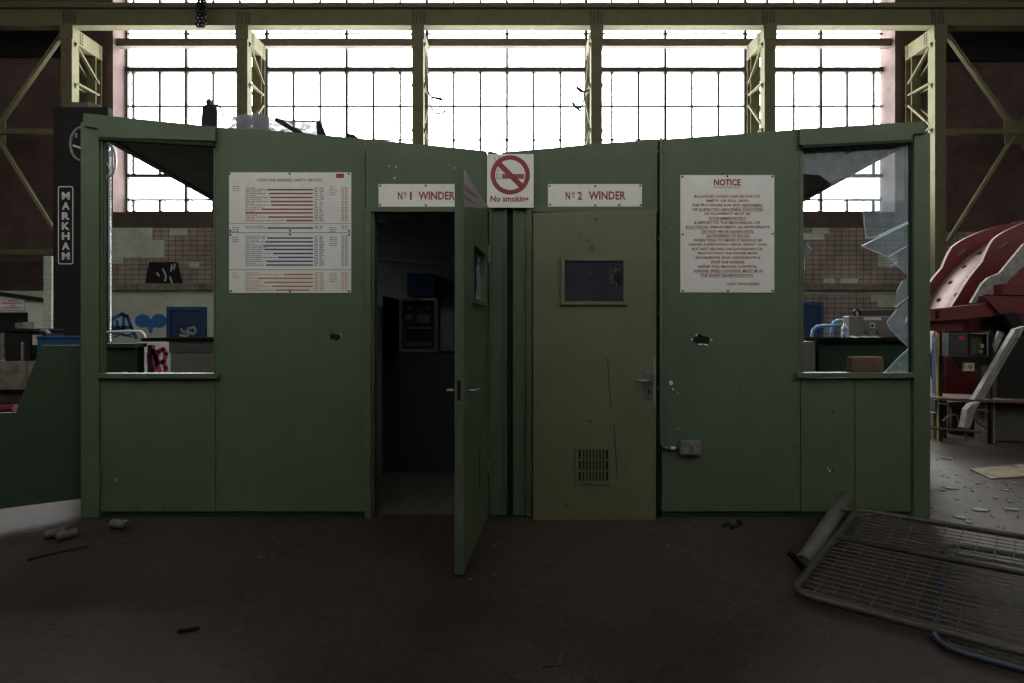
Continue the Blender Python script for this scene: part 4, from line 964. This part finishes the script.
flange(yn, yn+.04, R-.30).build('flange', M['red'], dm, label='near red flange')
flange(yf, yf+.04, R-.30).build('flange', M['red'], dm, label='far red flange')
MB().ring(wc, R-.16, R-.12, yn+.04, yf, 80).build('rim', M['red_dust'], dm, smooth=True, label='dusty pale rim')
MB().ring(wc, R-.36, R-.28, yn-.05, yn+.01, 80).build('stiffening_ring', M['red'], dm)
MB().disc(wc, R-.36, yn+.25, yn+.3, 64).build('web', mat('dark_oxide', (.06, .02, .02), .6), dm)
MB().disc(wc, .45, yn-.2, yf+.2, 32).build('hub', M['red'], dm)
for k in range(8):
    t = k*math.pi/4+.2; c_, s_ = math.cos(t), math.sin(t)
    MB().bar((wc[0]+.4*c_, yn+.12, wc[1]+.4*s_), (wc[0]+(R-.3)*c_, yn+.12, wc[1]+(R-.3)*s_), .14, .16, (0, 1, 0)).build('spoke', M['red'], dm)
m = MB()
for k in range(46):
    t = 2*math.pi*k/46
    for y_ in (yn+.2, yn+.44):
        p = Vector((wc[0]+(R-.119)*math.cos(t+(.03 if y_ > yn+.3 else 0)), y_, wc[1]+(R-.119)*math.sin(t+(.03 if y_ > yn+.3 else 0)))); d_ = Vector((math.cos(t), 0, math.sin(t)))
        m.tube([p-d_*.005, p+d_*.006], .03, 8)
m.build('bolt_holes', M['black'], dm)
m = MB()
for k in range(8):
    t = math.radians(128.5+45*k)
    for y_ in (yn-.003, yf-.003):
        m.bar((wc[0]+(R+.0)*math.cos(t-.025)-.0, y_, wc[1]+(R-.02)*math.sin(t-.025)), (wc[0]+(R-.0)*math.cos(t+.035), y_, wc[1]+(R-.03)*math.sin(t+.035)), .005, .08, (0, 1, 0))
m.build('lifting_slots', M['concrete'], dm)
MB().box(wc[0]-.6, wc[0]+.6, yn+.1, yf-.1, 0, .2).build('bearing_block', M['black_iron'], dm)

ybm = 6.0-D
bk = thing('brake_assembly', 'dark red brake beam and bracket crossing in front of the drum', 'brake gear', (X(980, ybm), ybm, 0))
MB().pprism([(930, 309), (942, 308), (990, 303), (1060, 296), (1060, 312), (990, 317), (942, 321), (930, 322)], ybm, ybm+.1).build('beam', M['red'], bk, bevel=.006)
MB().pprism([(930, 320), (964, 320), (962, 331), (930, 331)], ybm+.1, ybm+.3).build('shoe_plate', M['red'], bk)
MB().pprism([(1003, 284), (1060, 280), (1060, 296), (1003, 295)], ybm-.06, ybm+.06).build('bracket', M['red'], bk, bevel=.005)
MB().pprism([(984, 296), (1060, 296), (1060, 314), (1000, 314)], ybm-.04, ybm+.04).build('bracket', M['red'], bk)
MB().pprism([(1070, 222), (1024, 244), (1000, 273), (988, 278), (982, 284), (971, 303), (976, 303), (984, 294.5), (1003, 294), (1003, 286), (1024, 266), (1070, 244)], ybm+.05, ybm+.08).build('dust_covered_cover', M['dusty_steel'], bk, label='dust covered sloping cover')
MB().pprism([(1070, 244), (1024, 266), (1003, 286), (1070, 286)], ybm+.06, ybm+.09).build('side_plate', M['red'], bk)
m = MB()
for py in (312, 316.5): m.disc((X(937, ybm), Z(py, ybm)), .02, ybm-.02, ybm, 8)
m.build('bolt', M['black'], bk)
MB().pprism([(1004, 314), (1016, 312), (1030, 332), (1018, 334)], ybm-.12, ybm-.07).build('link_arm', M['black'], bk)
MB().box(X(937, ybm+.35), X(975, ybm+.35), ybm+.35, ybm+.4, 0, Z(331, ybm+.35)).box(X(945, ybm+.3), X(950, ybm+.3), ybm+.3, ybm+.35, 0, Z(331, ybm+.3)).build('guard_sheet', M['red'], bk)

ye = 5.5-D
eb = thing('starter_box', 'open black electrical box with a red indicator beside the drum', 'electrical box', (X(970, ye), ye+.1, Z(358, ye)))
MB().pbox(950, 968, 333.5, 356, ye, ye+.07).build('closed_bay', M['slate'], eb, bevel=.004)
MB().pbox(948.5, 951, 333, 356.5, ye-.01, ye+.07).build('side_flange', M['slate'], eb)
MB().pbox(958.5, 964.3, 336.3, 339, ye-.006, ye).build('red_indicator', M['lamp_red'], eb)
m = MB().pbox(969, 971, 333, 356, ye, ye+.07).pbox(986.5, 988.5, 333, 356, ye, ye+.07).pbox(971, 986.5, 333, 335, ye, ye+.07).pbox(971, 986.5, 354.3, 356, ye, ye+.07)
m.build('open_bay', M['black_iron'], eb)
m = MB().pbox(971, 988.5, 333, 333.8, ye-.01, ye).pbox(987.3, 988.5, 333, 356, ye-.01, ye); m.build('bright_edge', M['dusty_steel'], eb)
MB().pbox(971, 986.5, 335, 354.3, ye+.05, ye+.06).build('circuit_board', M['pcb'], eb)
MB().pbox(982, 986, 344, 348, ye+.03, ye+.05).build('relay', M['cream'], eb); MB().pbox(981, 983, 350, 353, ye+.03, ye+.05).build('relay', M['yellow'], eb)
MB().pprism([(955, 357), (990, 357), (990, 362), (975, 370), (963, 369)], ye+.02, ye+.07).build('cable_tray', M['black'], eb)
MB().pbox(965, 974.5, 363, 371, ye-.01, ye+.02).build('label_plate', M['cream'], eb); MB().ring((X(969.5, ye), Z(366.8, ye)), .01, .02, ye-.012, ye-.0095, 12).build('label_symbol', M['slate'], eb)
MB().box(X(990, ye), X(993, ye), ye, ye+.1, 0, Z(331, ye)).box(X(950, ye), X(993, ye), ye+.07, ye+.1, Z(333, ye), Z(331.3, ye)).build('stand', M['black_iron'], eb)
MB().box(X(949.5, ye), X(952, ye), ye+.12, ye+.18, 0, Z(356, ye)).build('stand', M['black_iron'], eb)
# barrier: yellow tube and blue tubes
yb_ = 5.65-D
ba = thing('safety_barrier', 'blue and yellow tubular barrier by the right corner of the booth', 'barrier', (X(935, yb_), yb_, 0))
MB().tube([P(937.5, 333, yb_), P(938, 360, yb_), P(938.8, 414, yb_), Vector((X(938.8, yb_), yb_, 0))], .016, 8).build('post', M['yellow'], ba)
m = MB().tube([P(933.5, 333, yb_), P(932.5, 336, yb_), P(933, 398, yb_), P(935.5, 395, yb_), P(936, 337, yb_), P(933.5, 333, yb_)], .007, 6)
for k in range(11): m.bar(P(932.8, 338+k*5.4, yb_), P(936, 338+k*5.4, yb_), .006, .006)
m.build('mesh_leaf', M['blue_lt'], ba)
MB().pprism([(933, 413), (939.5, 413), (940, 440), (934, 441)], yb_+.1, yb_+.2).build('foot', M['concrete'], ba)
# diagonal galvanised channel
yt = 5.2-D
lc = thing('cable_ladder', 'pale perforated steel channel leaning diagonally at the far right', 'channel', (X(970, yt), yt, 0))
MB().pprism([(1016, 329), (1026, 326), (984, 399), (974, 400)], yt, yt+.05).build('upper_channel', M['dusty_steel'], lc, bevel=.003)
MB().pprism([(972, 404), (981, 402), (974, 413), (971, 428), (964, 428), (967, 410)], yt-.02, yt+.04).build('lower_channel', M['dusty_steel'], lc)
m = MB()
for k in range(26):
    t = k/25; m.disc((X(1018.5-t*20+1, yt), Z(338+t*33, yt)), .006, yt-.002, yt+.001, 6); m.disc((X(1015.5-t*20+1, yt), Z(338+t*33, yt)), .006, yt-.002, yt+.001, 6)
m.build('perforations', M['black'], lc)
MB().pprism([(999, 331), (1004, 333), (996, 352), (994, 345)], yt+.2, yt+.22).build('side_bracket', M['dusty_steel'], lc)
# dark machine hood + base frame
mh = thing('machine_housing', 'black machine housing on a concrete base at the far right edge', 'machine', (X(1030, 2.2), 2.4, 0))
MB().box(X(998, 2.3), X(1120, 2.3), 2.3, 2.42, Z(400, 2.3), Z(336, 2.3)).build('hood', M['black_iron'], mh, bevel=.02)
MB().box(X(994, 2.25), X(1120, 2.25), 2.25, 2.5, 0, Z(403, 2.25)).build('base', M['concrete_dk'], mh, bevel=.02)
MB().box(X(985, 2.18), X(995, 2.18), 2.18, 2.3, 0, Z(400, 2.18)).build('base_frame', M['concrete'], mh)
MB().pprism([(939, 398), (1060, 402), (1060, 405), (939, 400.5)], 2.1, 2.6).build('top_plate', M['rust'], mh)
MB().box(X(948, 2.7), X(985, 2.7), 2.7, 3.0, 0, Z(402, 2.7)).build('rear_plinth', M['concrete_dk'], mh)
MB().box(X(940, 2.5), X(947, 2.5), 2.5, 2.6, 0, Z(401, 2.5)).build('base_frame', M['slate'], mh)
def rod(label, pts, y, r=.012): cable('rusty_rod', label, pts, y, r, M['rust'])['category'] = 'rod'
rod('long rusty rod lying level in front of the machine base', [(930, 427.5), (950, 430), (981, 431.5)], 2.0, .016)
rod('hooked rusty rod curving down beside the yellow barrier', [(939, 403), (948, 406), (951, 413), (951, 425), (952, 428)], 2.05)
rod('low arched rusty rod left of the pale channel', [(943, 421), (950, 416), (956, 415), (959, 420), (959, 428)], 2.03)
rod('small arched rusty rod right of the pale channel', [(967, 429), (968, 421), (973, 418), (979, 423), (986, 428)], 1.99)
rod('straight rusty rod above the pale channel foot', [(966, 441), (966, 426), (970, 412), (977, 410), (988, 411)], 2.07)
# broken board on the floor
def fl(px, py, z=0.0):
    d = (H-z)*F/(py-HY); return Vector(((px-CX)*d/F, d-D, z))
tag(MB().solid([fl(1075, 462, .09), fl(1024, 464, .07), fl(1000, 466, .05), fl(970, 468.5, .015), fl(991, 478.5, .008), fl(1024, 475.5, .02), fl(1075, 474, .04)], -.02).build('broken_board', M['wood'], bevel=.003), 'weathered pale broken board lying on the floor at far right', 'board')
# glass on the right-hand floor
spots = [(949, 459.5, 5), (943, 459, 3), (953, 489, 9), (943, 491, 4), (981, 511, 10), (1012, 510, 10), (1010, 502, 4), (1007, 491, 4), (960, 518, 6), (969, 523, 5), (948, 478, 3), (978, 484, 3), (1015, 484, 4), (936, 511, 3), (957, 500, 2.5), (996, 499, 3)]
desc = ['thin sliver of glass under the rusty rods, right one', 'thin sliver of glass under the rusty rods, left one', 'long pointed green glass shard on the lit floor nearest the booth', 'small glass chip just left of the long pointed shard', 'large flat glass shard in the middle of the lit floor', 'large flat glass shard at the right edge of the frame', 'small glass chip above the right-edge shard', 'highest small glass chip near the right edge', 'bright narrow glass splinter close above the wire gate', 'short glass splinter just above the top tube of the wire gate', 'tiny glass chip near the booth corner post', 'tiny glass chip left of the broken board', 'small glass chip directly below the broken board', 'tiny glass chip touching the foot of the corner post', 'tiny glass chip between the pointed and the large flat shard', 'tiny glass chip between the two large flat shards']
for (a, b, w), lab in zip(spots, desc):
    p = fl(a, b); s_ = w*(p.y+D)/F; rr = random.Random(a)
    q = [p+Vector((s_*math.cos(t)*rr.uniform(.6, 1), s_*.9*math.sin(t)*rr.uniform(.3, 1), .004)) for t in (0.2, 1.4, 2.6, 3.5, 5.0)]
    tag(MB().solid(q, .005).build('glass_shard', M['floor_glass']), lab, 'glass shard', 'glass shards on the floor right of the booth')

# ------------------------------------------------------------------ wire gates and roller in the right foreground
A0, B0, U = Vector((2.157, 3.154-D, .115)), Vector((1.30, 2.335-D, .035)), Vector((.6, -.42, 0)).normalized()
Lg = 1.9
A1, B1 = A0+U*Lg+Vector((0, 0, .02)), B0+U*Lg+Vector((0, 0, -.015))
A0.z = .12
def arc_corner(p, a, b, r, n=5):
    """rounded corner at p between directions to a and b"""
    da, db = (a-p).normalized(), (b-p).normalized(); out = []
    s0, s1 = p+da*r, p+db*r
    for k in range(n+1):
        t = k/n; out.append((1-t)**2*s0+2*t*(1-t)*p+t*t*s1)
    return out
gt = thing('wire_gate', 'khaki tubular frame gate filled with wire mesh lying in right foreground', 'gate', ((A0+B1)/2).to_tuple())
loop = arc_corner(A0, B0, A1, .07)+arc_corner(A1, A0, B1, .07)+arc_corner(B1, A1, B0, .07)+arc_corner(B0, B1, A0, .09)
MB().tube(loop+[loop[0]], .017, 10, caps=False).build('frame', M['gate'], gt, smooth=True)
def bil(s, t): return (A0*(1-t)+B0*t)*(1-s)+(A1*(1-t)+B1*t)*s
MB().tube([bil(.005, .42)+Vector((0, 0, .008)), bil(.5, .41)+Vector((0, 0, .010)), bil(.995, .40)+Vector((0, 0, .008))], .016, 10).build('middle_bar', M['gate'], gt, smooth=True)
m = MB()
nl = 25
for k in range(1, nl): m.tube([bil(0.01, k/nl), bil(.99, k/nl)], .0022, 4)
nc = 27
for k in range(1, nc): m.tube([bil(k/nc, .01)-Vector((0, 0, .003)), bil(k/nc, .99)-Vector((0, 0, .003))], .0028, 4)
m.build('wire_mesh', M['wire'], gt)
MB().solid([bil(.0, .0), bil(.06, .0), bil(0, .1)], .006).build('corner_plate', M['gate'], gt)
b2 = thing('wire_gate', 'dark blue framed mesh gate lying underneath the khaki one', 'gate', (2.2, -.9, .02))
q0, q1, q2, q3 = Vector((2.46, 2.86-D, .035)), Vector((1.64, 1.97-D, .02)), Vector((2.5, 1.33-D, .02)), Vector((3.5, 2.25-D, .035))
loop = arc_corner(q0, q1, q3, .08)+arc_corner(q3, q0, q2, .08)+arc_corner(q2, q3, q1, .08)+arc_corner(q1, q2, q0, .1)
MB().tube(loop+[loop[0]], .014, 10, caps=False).build('frame', mat('gate_blue_paint', (.02, .035, .075), .4, (.03, .03, .04), 14), b2, smooth=True)
m = MB()
for k in range(1, 26): m.tube([q0.lerp(q1, k/26), q3.lerp(q2, k/26)], .0017, 4)
for k in range(1, 24): m.tube([q0.lerp(q3, k/24), q1.lerp(q2, k/24)], .0017, 4)
m.build('wire_mesh', M['wire'], b2)
rl = thing('conveyor_roller', 'dull grey roller pipe leaning on the booth foot beside the gate', 'roller', (1.8, -.4, 0))
ra, rb = P(846.5, 497, 3.22-D), P(803.5, 562, 2.62-D)
dv = (rb-ra).normalized()
MB().tube([ra, rb], .038, 20).build('tube', M['pipe'], rl, smooth=True)
MB().tube([rb, rb+dv*.012], .043, 20).build('end_collar', M['pipe'], rl)
s1_ = dv.cross(Vector((0, 0, 1))).normalized(); up_ = dv.cross(s1_).normalized()
e1 = rb+dv*.014
ea, eb_ = e1+Vector((-.062, 0, .052)), e1+Vector((.02, -.02, -.045))
MB().bar(ea, eb_, .035, .012, dv).build('end_plate', M['black_iron'], rl)
for v in (ea, eb_): MB().tube([v, v+dv*.02], .012, 10).build('bolt', M['black_iron'], rl)
pm = ra.lerp(rb, .3); MB().tube([pm-s1_*.03+Vector((0, 0, .03)), pm-s1_*.075+Vector((0, 0, .045))], .011, 8).build('stub', M['rust'], rl)
pm = ra.lerp(rb, .42); MB().tube([pm+s1_*.03, pm+s1_*.075+Vector((0, 0, -.01))], .012, 8).build('stub', M['black_iron'], rl)

# ------------------------------------------------------------------ roof clutter
zr = 2.35
cn_ = thing('metal_canister', 'dark upright canister with a nozzle standing on the booth roof', 'canister', (X(208, .5), .5, Z(126, .5)))
MB().pprism([(200, 133), (201.5, 107), (204, 104), (214, 104), (215.3, 107), (215, 133)], .47, .51).build('body', M['black_iron'], cn_, bevel=.01)
MB().pprism([(206, 104), (205.5, 101), (209, 98), (210.5, 101), (210, 104)], .48, .52).build('nozzle', M['black'], cn_)
cable('loose_cable', 'bent black wire curling off the canister on the roof', [(215, 105), (218, 105), (221, 109), (223, 117), (226, 123)], .5, .006)
rr = random.Random(8)
m = MB(); nx, nz = 16, 6; grid = []
tops = [(223, 119), (235, 114.5), (250, 115), (265, 118), (277, 120.5), (300, 121.5), (318, 122)]
def ty(px):
    for (a, ya), (b, yb2) in zip(tops, tops[1:]):
        if a <= px <= b: return ya+(yb2-ya)*(px-a)/(b-a)
    return tops[-1][1]
for i in range(nx+1):
    px = 223+95*i/nx; row = []
    for j in range(nz+1):
        t = j/nz; y_ = .25+.5*t
        zt_ = Z(ty(px), .75); zb2 = Z(topy(px), .2)-.04
        row.append(m.bm.verts.new((X(px, .3+.3*t), y_+rr.uniform(-.03, .03), zb2*(1-t)+zt_*t+rr.uniform(-.018, .018))))
    grid.append(row)
for i in range(nx):
    for j in range(nz): m.bm.faces.new([grid[i][j], grid[i+1][j], grid[i+1][j+1], grid[i][j+1]])
tag(m.build('polythene_sheet', M['poly'], smooth=True), 'crumpled clear polythene sheet heaped on the left of the booth roof', 'sheet')
fm = thing('broken_black_frame', 'broken black frame lying across the polythene on the booth roof', 'frame', (X(300, .4), .4, Z(134, .4)))  # loose frame of black strips, no glazing
MB().bar(P(276, 119.5, .55), P(303, 135, .2), .03, .02, (0, 1, 0)).build('diagonal_strip', M['black'], fm)
MB().bar(P(276, 120.5, .78), P(319, 121.8, .78), .012, .012, (0, 1, 0)).build('top_strip', M['black'], fm)
MB().pprism([(316, 121.5), (320, 121.5), (326, 135), (317, 135)], .3, .33).build('end_strip', M['black'], fm)
tag(MB().pprism([(345, 137.5), (347, 133), (354, 134.5), (360, 139)], .05, .35).build('roof_scrap', M['black']), 'small black scrap poking up beside the frame on the roof', 'scrap')

# ------------------------------------------------------------------ rubbish on the floor in front of the booth
def canister(label, a, b, r):
    o = thing('ceramic_core', label, 'cylinder', tuple((a+b)/2-Vector((0, 0, r))))
    dv = (b-a).normalized(); L_ = (b-a).length
    MB().tube([a, a+dv*.004, b-dv*.004, b], [r*.93, r, r, r*.93], 18).build('body', M['debris'], o, smooth=False)
    s_ = dv.cross(Vector((0, 0, 1))).normalized(); u_ = dv.cross(s_).normalized()
    m = MB()
    for k in range(3):
        t = 2*math.pi*k/3+.5; c = b+(s_*math.cos(t)+u_*math.sin(t))*r*.5
        m.tube([c-dv*.002, c+dv*.0015], r*.2, 8)
    m.build('end_hole', M['black'], o)
def cyl(px0, py0, px1, py1, r):
    return fl(px0, py0, r), fl(px1, py1, r), r
a, b, r = cyl(44, 535, 66, 531, .026); canister('grey ribbed cylinder on the floor at left, farther of the touching pair', a, b, r)
a, b, r = cyl(76, 532, 56, 537, .026); canister('grey ribbed cylinder on the floor at left, nearer of the touching pair', Vector((b.x, b.y, r))+Vector((0, -.045, 0)) if False else a, b, r)
a, b, r = cyl(113, 523, 127, 525, .028); canister('single grey cylinder with holes in its end, at the booth foot', a, b, r)
tag(MB().tube([fl(27, 560, .006), fl(55, 553, .006), fl(88, 546, .006)], .006, 6).build('stick', M['black_iron']), 'thin dark stick lying on the floor in front of the left corner', 'stick')
m = MB()
for k in range(6): p = fl(180+k*3.3, 631-k*.5, .006); m.box(p.x-.006, p.x+.006, p.y-.008, p.y+.008, 0, .012)
m.bar(fl(178, 631, .003), fl(200, 628, .003), .01, .006)
tag(m.build('terminal_strip', M['black_iron']), 'small dark toothed terminal strip on the floor at lower left', 'strip')
m = MB(); m.bar(fl(562, 650, .004), fl(560, 666, .004), .02, .006); tag(m.build('metal_sliver', M['gate']), 'thin upright-looking green sliver on the floor, right one of the pair', 'sliver')
m = MB(); m.bar(fl(542, 665.5, .004), fl(554, 665, .004), .016, .006); tag(m.build('metal_sliver', M['gate']), 'thin sideways green sliver on the floor, left one of the pair', 'sliver')
m = MB().tube([fl(722, 526, .012), fl(728, 523.5, .02), fl(733, 526.5, .012), fl(730, 528, .012), fl(737, 526, .012), fl(742, 523, .02), fl(738, 521.5, .012)], .009, 6)
tag(m.build('twisted_cable', M['black']), 'short twisted black cable on the floor below the notice board', 'cable')
rr = random.Random(21)
m = MB()
for k in range(420):      # grit and paint flakes
    if k < 230:
        px = rr.uniform(95, 915) if k < 150 else rr.uniform(932, 1024); p = fl(px, rr.uniform(519, 560) if k < 150 else rr.uniform(445, 530))
    else: p = fl(rr.uniform(0, 1020), 330+1/rr.uniform(1/353., 1/195.))
    s_ = rr.uniform(.002, .009)*(1.3 if k < 230 else .9)
    t0 = rr.uniform(0, 3)
    q = [p+Vector((s_*math.cos(t0+t)*rr.uniform(.5, 1), s_*math.sin(t0+t)*rr.uniform(.5, 1), .0)) for t in (0, 1.6, 3.1, 4.5)]
    m.solid(q, rr.uniform(.001, .005))
tag(m.build('floor_grit', M['debris'], kind='stuff'), 'scattered grit and paint flakes over the dark floor', 'grit')
